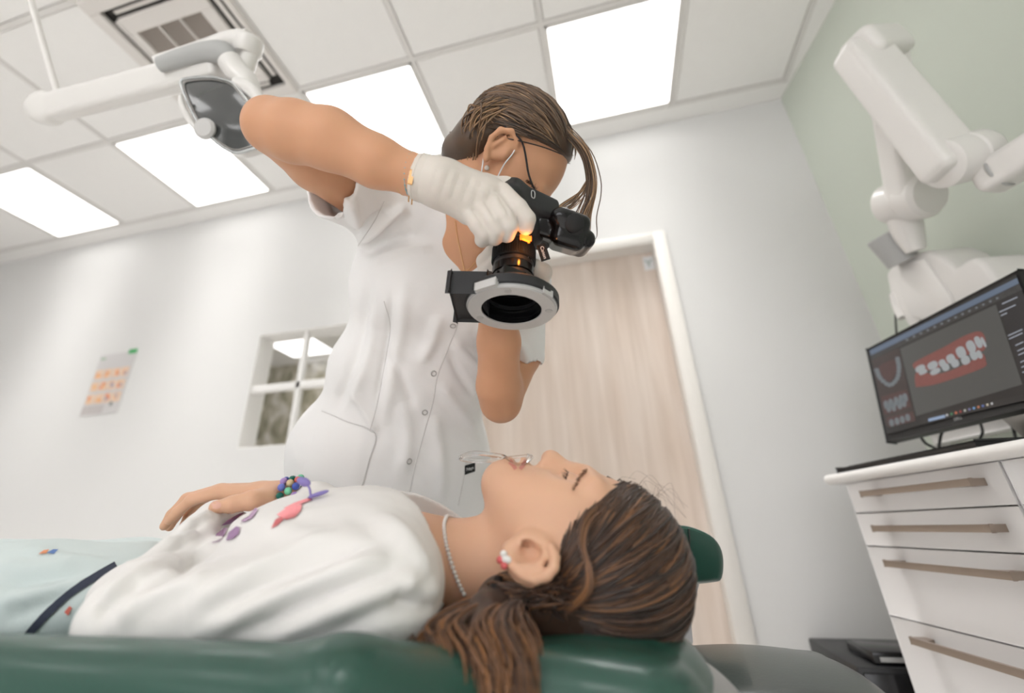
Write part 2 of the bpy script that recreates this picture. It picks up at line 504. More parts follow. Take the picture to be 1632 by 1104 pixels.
# wall behind the viewer, with an unseen window added to let in frontal daylight
bm = bmesh.new(); LX0, LX1, LZ0, LZ1 = -2.3, .9, .85, 2.35
for x0, x1, z0, z1 in ((XL-.1, LX0, 0, ZC+.1), (LX0, LX1, 0, LZ0), (LX0, LX1, LZ1, ZC+.1), (LX1, 2.1, 0, ZC+.1)):
    bm_box(bm, ((x0+x1)/2, YR-.05, (z0+z1)/2), (x1-x0, .1, z1-z0))
tag(frombm('wall_rear', bm, M_WALL), kind='structure')
def clear_glass():
    m = bpy.data.materials.new('window_glass'); m.use_nodes = True; nt = m.node_tree; L = nt.links.new
    nt.nodes.remove(nt.nodes['Principled BSDF']); out = nt.nodes['Material Output']
    t = nt.nodes.new('ShaderNodeBsdfTransparent'); g = nt.nodes.new('ShaderNodeBsdfGlossy'); g.inputs['Roughness'].default_value = .02
    n = nt.nodes.new('ShaderNodeTexNoise'); n.inputs['Scale'].default_value = 3; mr = nt.nodes.new('ShaderNodeMapRange'); mr.inputs['To Min'].default_value = .035; mr.inputs['To Max'].default_value = .055
    L(n.outputs['Fac'], mr.inputs['Value']); mx = nt.nodes.new('ShaderNodeMixShader'); L(mr.outputs['Result'], mx.inputs['Fac']); L(t.outputs['BSDF'], mx.inputs[1]); L(g.outputs['BSDF'], mx.inputs[2]); L(mx.outputs['Shader'], out.inputs['Surface'])
    return m
wn = tag(empty('added_window', (-.7, YR-.05, LZ0)), kind='structure')
M_GLASS = clear_glass()
for x in (LX0+.025, -.7, LX1-.025): box('window_frame', (x, YR-.05, (LZ0+LZ1)/2), (.05, .06, LZ1-LZ0), M_WHITE, wn)
for z in (LZ0+.025, LZ1-.025): box('window_frame', (-.7, YR-.05, z), (LX1-LX0, .06, .05), M_WHITE, wn)
for x in (-1.5, .1): box('pane', (x, YR-.05, (LZ0+LZ1)/2), (1.55, .004, LZ1-LZ0-.1), M_GLASS, wn)

# ceiling: solid deck, bars, separate tiles
ceil = tag(bbox_('ceiling', (XL-.1, YR-.1, ZC+.02), (2.1, YB+.12, ZC+.12), M_TILE), 'white suspended ceiling of square tiles', kind='structure')
GX = [-.06+.6*k for k in range(-9, 4)]      # bar lines across
GY = [1.880-.6*k for k in range(0, 9)]
XI = 1.065                                  # last bar beside the green wall
bm = bmesh.new()
for x in GX:
    if x < XI-.05 and x > XL: bm_box(bm, (x, (GY[0]+YR)/2, ZC+.004), (.022, GY[0]-YR, .010))
bm_box(bm, (XI, (GY[0]+YR)/2, ZC+.004), (.022, GY[0]-YR, .010))
for y in GY:
    if y > YR: bm_box(bm, ((XL+XI)/2, y, ZC+.0042), (XI-XL, .022, .010))
frombm('ceiling_bars', bm, M_TBAR, ceil)
LAMPX = [.24, -.96, -2.16, -3.36]; LAMPY = [1.58, -.82, -2.62]
AC0 = (-1.56, .98)
tile_me = None
for x in GX+[XL]:
    for y in GY:
        x0, x1 = x, x+.6
        if x == XL: x0, x1 = XL, min(g for g in GX if g > XL+.02)
        x1 = min(x1, XI); x0 = max(x0, XL)
        if x1-x0 < .1 or x0 >= XI-.05 or y-.6 < YR-.3: continue
        c = ((x0+x1)/2, y-.3)
        if any(abs(c[0]-lx) < .1 and abs(c[1]-ly) < .1 for lx in LAMPX for ly in LAMPY): continue
        if abs(c[0]-AC0[0]) < .1 and abs(c[1]-AC0[1]) < .1: continue
        if abs(x1-x0-.6) < 1e-3 and tile_me is not None:
            o = bpy.data.objects.new('ceiling_tile', tile_me); o.location = (c[0], c[1], ZC+.0085); link(o, ceil)
        else:
            bm = bmesh.new(); bm_box(bm, (0, 0, 0), (x1-x0-.026, .574, .012), bevel=.003, seg=1)
            o = frombm('ceiling_tile', bm, M_TILE, ceil, world=False); o.location = (c[0], c[1], ZC+.0085)
            if abs(x1-x0-.6) < 1e-3: tile_me = o.data
# perimeter plaster strips
mesh('ceiling_edge', [(XL, GY[0]+.012, ZC), (XL, YB, ZC), (1.078, YB, ZC), (XI+.012, GY[0]+.012, ZC),
     (XL, GY[0]+.012, ZC+.03), (XL, YB, ZC+.03), (1.078, YB, ZC+.03), (XI+.012, GY[0]+.012, ZC+.03)],
     [(0, 1, 2, 3), (4, 7, 6, 5), (0, 3, 7, 4)], M_TILE, ceil)
ge = gw(5.2, 0, 0)
mesh('ceiling_edge', [(XI+.012, GY[0]+.012, ZC), (1.078, YB, ZC), (ge[0], ge[1], ZC), (XI+.012, ge[1], ZC),
     (XI+.012, GY[0]+.012, ZC+.03), (1.078, YB, ZC+.03), (ge[0], ge[1], ZC+.03), (XI+.012, ge[1], ZC+.03)],
     [(0, 1, 2, 3), (4, 7, 6, 5), (3, 7, 4, 0)], M_TILE, ceil)

# light panels
def panel_lamp(e, z=-.004):
    ld = bpy.data.lights.new('panel_lamp', 'AREA'); ld.shape = 'SQUARE'; ld.size = .55; ld.energy = PANEL_WATT; ld.spread = math.radians(PANEL_SPREAD); ld.color = PANEL_COLOR
    lo_ = bpy.data.objects.new('panel_lamp', ld); COL.objects.link(lo_); lo_.parent = e; lo_.location = (0, 0, z)
lnames = {(.24, 1.58): 'square lit ceiling panel nearest the green wall', (-.96, 1.58): 'square lit ceiling panel between the raised forearm and the dentist\'s head',
          (-2.16, 1.58): 'square lit ceiling panel partly behind the dark lamp head', (-3.36, 1.58): 'square lit ceiling panel at the left edge of the picture'}
for ly in LAMPY:
    for lx in LAMPX:
        e = empty('ceiling_light', (lx, ly, ZC), lnames.get((lx, ly), 'square lit ceiling panel behind the viewer, out of the picture'), 'ceiling light', group='square ceiling light panels')
        bm = bmesh.new()
        for sx, sy, w, d in ((-1, 0, .012, .574), (1, 0, .012, .574), (0, -1, .574, .012), (0, 1, .574, .012)):
            bm_box(bm, (sx*.281, sy*.281, .004), (w, d, .014))
        frombm('frame', bm, M_TBAR, e, world=False)
        bm = bmesh.new()
        r = .012; pts = []
        for cx_, cy_, a0 in ((1, 1, 0), (-1, 1, 90), (-1, -1, 180), (1, -1, 270)):
            for a in (0, 30, 60, 90): pts.append((cx_*(.277-r)+r*math.cos(math.radians(a0+a)), cy_*(.277-r)+r*math.sin(math.radians(a0+a)), .002))
        bm.faces.new([bm.verts.new(p) for p in reversed(pts)])
        frombm('diffuser', bm, M_PANEL, e, world=False); panel_lamp(e)

# air conditioning cassette in one ceiling cell
e = empty('ceiling_air_conditioner', (AC0[0], AC0[1], ZC), 'white ceiling air conditioner cassette with a brown-grey grille', 'air conditioner')
M_AC = mat('cassette_plastic', lin(222, 217, 212), 0.5, 0.02)
M_GRILLE = mat('cassette_grille', lin(170, 160, 151), 0.6, 0.05)
bm = bmesh.new()
gx0, gx1, gy0, gy1 = -.175, .155, -.14, .17
for x0, x1, y0, y1 in ((-.30, .30, -.30, -.245), (-.30, .30, .245, .30), (-.30, -.245, -.245, .245), (.275, .30, -.245, .245),
                       (-.205, .215, -.205, gy0), (-.205, .215, gy1, .205), (-.205, gx0, gy0, gy1), (gx1, .215, gy0, gy1)):
    bm_box(bm, ((x0+x1)/2, (y0+y1)/2, -.010), (x1-x0, y1-y0, .024), bevel=.003, seg=1)
frombm('fascia', bm, M_AC, e, world=False)
bm = bmesh.new()
for k in range(26):
    y = gy0+.006+k*(gy1-gy0-.012)/25; bm_box(bm, ((gx0+gx1)/2, y, -.004), (gx1-gx0, .007, .010))
o = frombm('grille', bm, M_GRILLE, e, world=False)
for f in (1/3, 2/3): lbox('grille_bar', (gx0+(gx1-gx0)*f, (gy0+gy1)/2, -.011), (.008, gy1-gy0, .012), M_AC, e, 0)
lbox('back_plate', (0, 0, .012), (.59, .59, .006), mat('duct_dark', lin(48, 45, 43), .8, .1), e, 0)
for c, s in (((0, -.225), (.39, .016)), ((0, .225), (.39, .016)), ((-.225, 0), (.016, .39)), ((.245, 0), (.022, .39))):
    lbox('louvre', (c[0], c[1], -.006), (s[0], s[1], .006), M_AC, e, .002)

# ------------------------------------------------------------------ interior window and the room seen through it
wn = tag(empty('window_1', (WX0, YB, WZ0)), 'white cross-barred interior window in the back wall', kind='structure')
fy = YB+.03
for x0, x1, z0, z1, nm in ((-1.576, -1.548, WZ0, WZ1, 'window_bar'), (WX0, WX1, 1.502, 1.542, 'window_bar')):
    bbox_(nm, (x0, fy-.015, z0), (x1, fy+.02, z1), M_WHITE, wn, bevel=.003)
for x0, x1 in ((WX0, -1.576), (-1.548, WX1)):
    for z0, z1 in ((WZ0, 1.502), (1.542, WZ1)):
        bbox_('pane', (x0, fy, z0), (x1, fy+.004, z1), M_GLASS, wn)
for x0, x1, z0, z1 in ((WX0, WX1, WZ0-.0, WZ0+.006), (WX0, WX1, WZ1-.006, WZ1), (WX0, WX0+.006, WZ0, WZ1), (WX1-.006, WX1, WZ0, WZ1)):
    bbox_('window_frame', (x0, YB+.001, z0), (x1, YB+.119, z1), M_WHITE, wn)
def mural_mat():
    m = bpy.data.materials.new('palm_mural_print'); m.use_nodes = True; nt = m.node_tree; L = nt.links.new; b = nt.nodes['Principled BSDF']
    tc = nt.nodes.new('ShaderNodeTexCoord'); mp = nt.nodes.new('ShaderNodeMapping'); mp.inputs['Rotation'].default_value = (0, .7, 0); mp.inputs['Scale'].default_value = (2.2, 1, 1.3)
    L(tc.outputs['Object'], mp.inputs['Vector'])
    n = nt.nodes.new('ShaderNodeTexNoise'); n.inputs['Scale'].default_value = 3.2; n.inputs['Detail'].default_value = 6; n.inputs['Distortion'].default_value = .5
    L(mp.outputs['Vector'], n.inputs['Vector'])
    r = nt.nodes.new('ShaderNodeValToRGB'); e = r.color_ramp.elements
    e[0].position = .34; e[0].color = lin(136, 132, 108); e[1].position = .66; e[1].color = lin(232, 228, 220)
    x = e.new(.46); x.color = lin(172, 166, 140); x = e.new(.55); x.color = lin(206, 200, 182)
    L(n.outputs['Fac'], r.inputs['Fac']); L(r.outputs['Color'], b.inputs['Base Color']); b.inputs['Roughness'].default_value = .7
    return m
tag(bbox_('wall_far', (-4.3, 4.73, 0), (2.1, 4.83, ZC+.1), mural_mat()), 'far wall with a palm foliage mural, seen through the interior window', kind='structure')
tag(bbox_('wall_far_side', (-4.3, YB+.12, 0), (-4.2, 4.73, ZC+.1), M_WALL), kind='structure')
tag(bbox_('wall_far_end', (2.0, YB+.12, 0), (2.1, 4.73, ZC+.1), M_WALL), kind='structure')
tag(bbox_('ceiling_far', (-4.3, YB+.12, ZC), (2.1, 4.83, ZC+.1), M_TILE), kind='structure')
tag(bbox_('floor_far', (-4.3, YB+.12, -.1), (2.1, 4.83, 0), M_FLOOR), kind='structure')
for lx in (-3.33, -1.53, .27):
    for ly in ((4.21, 3.0) if lx > -3 else (4.21,)):
        e = empty('ceiling_light', (lx, ly, ZC), 'lit ceiling panel seen through the interior window' if lx < -3 else 'lit ceiling panel of the next room, hidden from view', 'ceiling light', group='ceiling panels of the next room')
        lbox('frame', (0, 0, -.001), (.6, .6, .01), M_TBAR, e, 0)
        lbox('diffuser', (0, 0, -.007), (.56, .56, .004), M_PANEL, e, 0); panel_lamp(e, -.012)

# ------------------------------------------------------------------ door
d = tag(empty('door_1', ((DX0+DX1)/2, YB, 0)), 'pale oak door in a white frame', kind='structure')
bbox_('door_leaf', (DX0+.004, YB+.075, .005), (DX1-.004, YB+.115, DZ-.004), M_WOOD, d)
for x0, x1, z0, z1 in ((DX1, DX1+.056, 0, DZ+.052), (DX0-.056, DX0, 0, DZ+.052), (DX0, DX1, DZ, DZ+.052)):
    bbox_('door_frame', (x0, YB-.014, z0), (x1, YB+.001, z1), M_FRAME, d, bevel=.003)
for x0, x1, z0, z1 in ((DX1-.006, DX1, 0, DZ), (DX0, DX0+.006, 0, DZ), (DX0+.006, DX1-.006, DZ-.006, DZ)):
    bbox_('door_jamb', (x0, YB-.012, z0), (x1, YB+.074, z1), M_FRAME, d)
pl = bbox_('door_notice', (DX1-.056, YB+.072, DZ-.105), (DX1-.008, YB+.0755, DZ-.03), mat('notice_paper', lin(222, 222, 222), .5, .02), d)
M_NMARK = mat('notice_mark', lin(160, 172, 166), .6, 0)
for a in (((DX1-.048, DZ-.05), (DX1-.032, DZ-.068)), ((DX1-.016, DZ-.05), (DX1-.032, DZ-.068)), ((DX1-.032, DZ-.068), (DX1-.032, DZ-.088))):
    tube('printed_mark', [(a[0][0], YB+.0715, a[0][1]), (a[1][0], YB+.0715, a[1][1])], .004, M_NMARK, pl, seg=6, flat=.12, flatdir=(0, 1, 0))
bbox_('door_lever', (DX0+.05, YB+.03, 1.0), (DX0+.17, YB+.045, 1.02), M_STEEL, d, bevel=.004)
bb = tag(bbox_('baseboard_back', (DX1+.056, YB-.012, 0), (1.07, YB, .08), M_WHITE), kind='structure')
tag(bbox_('baseboard_back_left', (XL, YB-.012, 0), (DX0-.056, YB, .08), M_WHITE), kind='structure')

# ------------------------------------------------------------------ poster with rows of little pictures
px0, px1, pz0, pz1 = -3.015, -2.733, 1.467, 1.865
po = empty('wall_poster', ((px0+px1)/2, YB, pz0), 'pale poster with three rows of small orange pictures on the white wall', 'poster')
bbox_('sheet', (px0, YB-.003, pz0), (px1, YB-.0005, pz1-.018), mat('poster_paper', lin(204, 201, 200), .5, .02), po)
bbox_('green_tab', (px1-.062, YB-.0042, pz1-.032), (px1+.002, YB-.003, pz1-.004), mat('poster_green', lin(58, 164, 92), .5, 0), po)
bbox_('green_title', (px0+.012, YB-.0042, pz1-.05), (px0+.05, YB-.003, pz1-.038), mat('poster_green_pale', lin(150, 178, 150), .5, 0), po)
bbox_('footer_block', (px0+.004, YB-.0042, pz0+.006), (px0+.165, YB-.003, pz0+.055), mat('poster_grey', lin(190, 184, 182), .5, .05, 60), po)
bbox_('footer_mark', (px0+.205, YB-.0042, pz0+.045), (px0+.225, YB-.003, pz0+.068), mat('poster_dark', lin(120, 124, 120), .5, .05), po)
pc = [mat('picture_orange_%d' % i, c, .5, .35, 90) for i, c in enumerate((lin(236, 184, 140), lin(222, 140, 100), lin(232, 170, 120), lin(170, 160, 175), lin(228, 196, 172)))]
for r_ in range(3):
    for c_ in range(4):
        x = px0+.012+c_*.066; z = pz1-.175-r_*.078
        p = bbox_('picture', (x, YB-.0042, z), (x+.058, YB-.003, z+.058), pc[4], po)
        for k in range(3):
            xx = x+.004+RNG.uniform(0, .03); zz = z+.004+RNG.uniform(0, .03)
            bbox_('picture_patch', (xx, YB-.0048-.0002*k, zz), (xx+.02, YB-.0042, zz+.02), pc[int(RNG.integers(0, 4))], p)
# ------------------------------------------------------------------ drawer cabinets along the green wall
def sdf_part(name, S, h, m, parent=None, rel=1, B=12):
    pos, F = S.mesh(h, B)
    if rel: pos = relax(pos, F, rel, 0.5)
    return np_mesh(name, pos, F, m, parent)
def text(name, s, org, xd, ud, size, m, parent=None, depth=0.0003):
    """lettering as a mesh: org = left end of the baseline"""
    cu = bpy.data.curves.new(name, 'FONT'); cu.body = s; cu.size = size; cu.extrude = depth; cu.resolution_u = 3
    tmp = bpy.data.objects.new(name, cu); COL.objects.link(tmp)
    bpy.context.view_layer.update()
    me = bpy.data.meshes.new_from_object(tmp.evaluated_get(bpy.context.evaluated_depsgraph_get()))
    bpy.data.objects.remove(tmp)
    xd = nrm(xd); ud = nrm(np.asarray(ud, float)-xd*np.dot(ud, xd)); nd = np.cross(xd, ud)
    Mx = Matrix.Identity(4)
    for i in range(3): Mx[i][0], Mx[i][1], Mx[i][2], Mx[i][3] = xd[i], ud[i], nd[i], org[i]
    me.transform(Mx); o = bpy.data.objects.new(name, me)
    if parent is not None: _local(o, parent)
    return link(o, parent, m)

M_HANDLE = mat('taupe_metal_handle', lin(146, 132, 120), .38, .06, 40, metal=.35)
M_CAB = mat('white_cabinet_front', lin(224, 222, 221), .38, .012, 3)
CT = 0.922; FRONT = .515
def drawer_unit(s0, s1, label):
    e = empty('drawer_cabinet', gw((s0+s1)/2, 0.05, 0), label, 'cabinet', rot=(0, 0, 0), group='white drawer cabinets by the green wall')
    box('body', gw((s0+s1)/2, .05+(FRONT-.07)/2, .08+.815/2), (s1-s0-.002, FRONT-.07, .815), M_CAB, e, axes=GAX)
    box('plinth', gw((s0+s1)/2, .05+(FRONT-.13)/2, .04), (s1-s0-.002, FRONT-.13, .08), M_GREYPL, e, axes=GAX)
    for z0, z1, hz in ((.8195, .8935, .862), (.7405, .8165, .781), (.5845, .7375, .704), (.385, .5815, .548), (.085, .382, .345)):
        d = box('drawer', gw((s0+s1)/2, FRONT-.010, (z0+z1)/2), (s1-s0-.005, .020, z1-z0), M_CAB, e, axes=GAX, bevel=.002)
        c0, c1 = s0+.098, s1-.042
        box('handle', gw((c0+c1)/2, FRONT+.029, hz), (c1-c0, .006, .014), M_HANDLE, d, axes=GAX, bevel=.001)
        for c, sg in ((c0, 1), (c1, -1)):
            prism('handle_foot', [gw(c, FRONT+.0265, hz-.007), gw(c+sg*.045, FRONT+.0265, hz-.007), gw(c+sg*.030, FRONT-.001, hz-.007), gw(c+sg*.004, FRONT-.001, hz-.007)], V(0, 0, .014), M_HANDLE, d, smooth=False)
    return e
drawer_unit(.352, .827, 'white drawer cabinet with taupe bar handles, nearest the back wall')
drawer_unit(.829, 1.43, 'white drawer cabinet cut off by the right edge of the picture')
# rounded worktop
bm = bmesh.new(); s0, s1 = .298, 1.45
prof = [(.004, CT)]+[(.530+.0135*math.sin(a)*1.0+.0, CT-.0135+.0135*math.cos(a)) for a in np.linspace(0, math.pi, 9)]+[(.004, CT-.027)]
rows = [[bm.verts.new(tuple(gw(s, o_, z))) for o_, z in prof] for s in (s0, s0+.008, s1)]
for v, (o_, z) in zip(rows[0], prof): v.co = Vector(gw(s0, o_-.006 if o_ > .5 else o_, z+(-.004 if z > CT-.01 else (.004 if z < CT-.02 else 0))))
for a, b in zip(rows[:-1], rows[1:]):
    for i in range(len(prof)): bm.faces.new((a[i], a[(i+1) % len(prof)], b[(i+1) % len(prof)], b[i]))
bm.faces.new(rows[0][::-1]); bm.faces.new(rows[-1])
bmesh.ops.recalc_face_normals(bm, faces=bm.faces)
tag(frombm('worktop', bm, M_WHITE, smooth=True, autosmooth=40), 'white worktop with a rounded edge on the drawer cabinets', 'worktop')

# ------------------------------------------------------------------ monitor on the worktop
MY, MT = -1.381, .158
MR = V(math.cos(MY), math.sin(MY), 0); _mn = V(math.sin(MY), -math.cos(MY), 0)
MU = math.cos(MT)*V(0, 0, 1)-math.sin(MT)*_mn; MN = np.cross(MR, MU)
MC = V(.866, 1.398, 1.155); MW, MH = .50, .295
MAX_ = np.array([MR, MN, MU])
mon = empty('computer_monitor', (MC[0]+.12, MC[1], CT), 'black widescreen monitor showing a scan of teeth, on the worktop', 'monitor')
box('housing', MC-MN*.012, (MW, .022, MH), M_BLACK, mon, axes=MAX_, bevel=.004)
box('rear_cover', MC-MN*.035, (MW*.6, .03, MH*.6), M_BLACK, mon, axes=MAX_, bevel=.01)
def emat(name, c, s=1.0, var=0.0, scale=60):
    m = mat(name, (.01, .01, .01), .25, 0)
    nt = m.node_tree; b = nt.nodes['Principled BSDF']; c = lin(*c)
    if var:
        tc = nt.nodes.new('ShaderNodeTexCoord'); n = nt.nodes.new('ShaderNodeTexNoise'); n.inputs['Scale'].default_value = scale; nt.links.new(tc.outputs['Object'], n.inputs['Vector'])
        mx = nt.nodes.new('ShaderNodeMix'); mx.data_type = 'RGBA'; mx.inputs['A'].default_value = tuple(x*(1-var) for x in c[:3])+(1,); mx.inputs['B'].default_value = tuple(x*(1+var) for x in c[:3])+(1,)
        nt.links.new(n.outputs['Fac'], mx.inputs['Factor']); nt.links.new(mx.outputs['Result'], b.inputs['Emission Color'])
    else: b.inputs['Emission Color'].default_value = c
    b.inputs['Emission Strength'].default_value = s
    return m
def ms(u, v, off=0.0):
    """point on the screen from monitor-crop coordinates"""
    px, py = 1310+u/3.065, 420+v/3.065
    r = P(px, py, 1)-CAM; t = np.dot(MC-CAM, MN)/np.dot(r, MN)
    return CAM+r*t+MN*off
scr = box('screen', MC+MN*.0006+MU*.006, (MW-.014, .003, MH-.030), emat('screen_dark', (40, 38, 38), .8), mon, axes=MAX_)
SCR = []
def spoly(name, pts, m, layer): 
    v = [ms(*p, .0021+.00022*layer) for p in pts]
    return mesh(name, v, [tuple(range(len(v)))[::-1]], m, scr)
def clampu(u): return u
spoly('title_strip', [(236, 424), (958, 70), (968, 97), (243, 449)], emat('screen_blue', (98, 112, 132), .9), 1)
spoly('scan_panel', [(385, 415), (855, 200), (985, 590), (465, 745)], emat('screen_grey', (80, 80, 78), .9), 1)
spoly('side_panel', [(246, 470), (380, 410), (460, 755), (318, 795)], emat('screen_maroon', (64, 52, 50), .9, .25, 40), 1)
spoly('task_strip', [(480, 752), (990, 640), (998, 668), (500, 782)], emat('screen_task', (44, 42, 42), .9), 1)
spoly('tool_strip', [(246, 450), (968, 100), (985, 128), (250, 468)], emat('screen_tool', (58, 56, 56), .9, .4, 90), 1)
spoly('text_panel', [(870, 195), (985, 150), (1180, 540), (1000, 585)], emat('screen_text', (40, 38, 40), .9), 1)
E_GUM = emat('screen_gum', (142, 84, 78), .75, .12, 120); E_TOOTH = emat('screen_tooth', (178, 182, 184), .75, .08, 200); E_GUM2 = emat('screen_gum_dim', (84, 58, 56), .8, .3, 150); E_TOOTH2 = emat('screen_tooth_dim', (118, 124, 128), .8, .2, 200); E_ICON = emat('screen_icons', (170, 175, 185), .9)
def smooth2(p, n=6): return catmull(np.array(p, float), n, True)
spoly('upper_gum', smooth2([(448, 492), (500, 458), (600, 408), (690, 358), (760, 332), (793, 342), (806, 385), (795, 425), (720, 445), (620, 490), (540, 520), (470, 520)]), E_GUM, 2)
spoly('lower_gum', smooth2([(468, 530), (560, 540), (640, 520), (730, 478), (790, 440), (808, 478), (800, 505), (700, 545), (560, 590), (480, 602), (462, 596)]), E_GUM, 3)
def tooth(u, v, a, b, m, layer, rot=-.45):
    t = np.linspace(0, 2*math.pi, 12, endpoint=False)
    x = a*np.sign(np.cos(t))*np.abs(np.cos(t))**.8; y = b*np.sign(np.sin(t))*np.abs(np.sin(t))**.8
    spoly('scan_tooth', [(u+p*math.cos(rot)-q*math.sin(rot), v+p*math.sin(rot)+q*math.cos(rot)) for p, q in zip(x, y)], m, layer)
for u, v, a, b in ((500, 530, 22, 11), (560, 527, 27, 14), (610, 506, 19, 19), (656, 487, 20, 21), (708, 472, 22, 22), (748, 448, 18, 25), (776, 444, 13, 22)): tooth(u, v, a, b, E_TOOTH, 4)
for u, v, a, b in ((487, 513, 26, 17), (547, 497, 27, 19), (595, 487, 18, 19), (636, 465, 22, 23), (686, 433, 24, 29), (735, 405, 22, 31), (771, 384, 16, 31), (797, 384, 8, 28)): tooth(u, v, a, b, E_TOOTH, 5)
for i, q in enumerate(catmull(np.array([(272, 520), (290, 560), (335, 593), (372, 562), (381, 510), (374, 465)], float), 3)): tooth(q[0], q[1], 12, 10, E_TOOTH2, 3, 0)
spoly('palate', smooth2([(285, 500), (365, 470), (372, 520), (335, 575), (298, 550)]), E_GUM2, 2)
spoly('thumbnail', [(292, 650), (418, 615), (442, 700), (310, 738)], E_GUM2, 2); spoly('thumbnail', [(322, 752), (450, 722), (462, 768), (332, 800)], E_GUM2, 2)
for u, v in ((318, 690), (342, 682), (368, 672), (392, 662), (412, 655), (330, 705), (355, 700), (384, 690), (405, 680)): tooth(u, v, 12, 22, E_TOOTH2, 3, -.2)
for u, v in ((345, 778), (372, 770), (398, 762), (424, 752)): tooth(u, v, 12, 18, E_TOOTH2, 3, -.2)
spoly('search_field', [(524, 758), (606, 738), (608, 752), (526, 772)], emat('screen_search', (150, 170, 200), .9), 2)
icols = [emat('icon_%d' % i, c, .9) for i, c in enumerate(((190, 190, 190), (70, 130, 90), (200, 110, 80), (150, 60, 60), (180, 180, 170), (120, 120, 160), (110, 160, 210), (190, 120, 90), (90, 110, 170), (200, 190, 170)))]
for i in range(11): tooth(616+i*22, 740-i*5.6, 6, 6, icols[i % 10], 2, -.2)
for i, (u, v, w) in enumerate(((885, 195, 75), (872, 235, 80), (880, 252, 30), (915, 350, 70), (920, 366, 66), (950, 398, 40), (960, 425, 34), (965, 445, 30), (975, 480, 30), (980, 505, 28), (985, 530, 26))):
    spoly('text_line', [(u, v), (u+w, v-w*.45), (u+w+1, v-w*.45+5), (u+1, v+5)], E_ICON, 2)
for i in range(14): tooth(420+i*34, 372-i*15.6, 7, 5, E_TOOTH2, 2)
text('maker_lettering', 'DELL', ms(648, 768, .0006), MR, MU, .0105, mat('monitor_lettering', lin(168, 168, 168), .4, 0), mon)
# stand
sc_ = MC-MN*.05; fb = V(MC[0]+.15, MC[1]+.02, CT)
prism('stand_neck', [fb+MR*-.03+V(-.0, 0, .012), fb+MR*.03+V(0, 0, .012), sc_+MR*.03-MU*.02, sc_-MR*.03-MU*.02], V(.014, .002, 0), M_STEEL, mon, bevel=.003)
box('stand_base', fb+V(-.03, 0, .006), (.20, .17, .012), M_STEEL, mon, axes=GAX, bevel=.004)

# keyboard, mouse and cables
kb = empty('keyboard', gw(.58, .44, CT), 'black keyboard lying along the worktop edge', 'keyboard')
box('base', gw(.575, .445, CT+.0075), (.46, .15, .011), M_BLACK, kb, axes=GAX, bevel=.004)
bm = bmesh.new()
for r_ in range(5):
    for c_ in range(19): bm_box(bm, gw(.365+c_*.0232, .39+r_*.024, CT+.0155), (.019, .019, .006), GAX)
tag(frombm('keys', bm, M_BLACKG, kb), kind='stuff')
ms_ = empty('computer_mouse', gw(.915, .43, CT), 'dark rounded mouse at the right edge of the worktop', 'mouse')
S = SDF().add(el(gw(.915, .43, CT+.012), (.034, .055, .026), GAX)); S.cut(half(gw(.915, .43, CT+.0005), (0, 0, -1)))
sdf_part('shell', S, .004, M_BLACK, ms_)
lathe('scroll_wheel', gw(.915, .455, CT+.032)-GU*.004, GU, [(.007, 0), (.007, .008)], M_GREYPL, ms_, 12)
for i, pth in enumerate(([(1466, 694, 1.30), (1475, 706, 1.31), (1490, 714, 1.30), (1500, 722, 1.29)], [(1507, 682, 1.28), (1500, 692, 1.29), (1497, 712, 1.29), (1500, 724, 1.28)], [(1562, 672, 1.30), (1566, 688, 1.32), (1561, 702, 1.32), (1560, 716, 1.28)], [(1607, 655, 1.24), (1612, 676, 1.26), (1617, 690, 1.26), (1620, 712, 1.2)])):
    tag(tube('monitor_cable', [P(*q) for q in pth], .0035, M_BLACK, None, 8, 5), ['thin black cable curving under the left part of the monitor', 'thick black cable under the middle of the monitor', 'black cable beside the monitor stand', 'black cable hanging near the right edge of the picture'][i], 'cable', 'cables under the monitor')
o = box('cable_trunking', gw(1.05, .02, 1.04), (1.9, .038, .032), M_WHITE, axes=GAX, bevel=.01, seg=3)
tag(o, 'white cable trunking along the green wall under the monitor', 'trunking')

# computer tower on the floor by the back wall
pcn = empty('computer_tower', (.64, 1.72, 0), 'black computer tower on the floor beside the cabinet', 'computer')
bbox_('case', (.535, 1.625, .015), (.74, 1.97, .462), M_BLACK, pcn, bevel=.006)
bbox_('front_panel', (.545, 1.617, .03), (.73, 1.627, .45), M_BLACKG, pcn, bevel=.004)
for x in (.56, .715):
    for y in (1.66, 1.93): bbox_('foot', (x-.012, y-.012, 0), (x+.012, y+.012, .016), M_BLACK, pcn)
pcb = empty('router_box', (.66, 1.69, .462), 'small black box on top of the computer tower', 'box')
bbox_('shell', (.585, 1.64, .462), (.735, 1.80, .492), M_BLACKG, pcb, bevel=.005)
bbox_('vent_strip', (.60, 1.637, .470), (.72, 1.641, .480), M_GREYPL, pcb)
tag(tube('power_cable', [(.655, 1.634, .484), (.68, 1.625, .56), (.70, 1.66, .64), (.72, 1.74, .72), (.76, 1.84, .72)], .005, M_BLACK, None, 8, 6), 'black cable rising behind the cabinet from the tower', 'cable')
tag(tube('power_cable', [(.700, 1.610, .44), (.708, 1.600, .36), (.702, 1.600, .2), (.705, 1.602, .006)], .005, M_BLACK, None, 8, 6), 'black cable hanging down between tower and cabinet', 'cable')

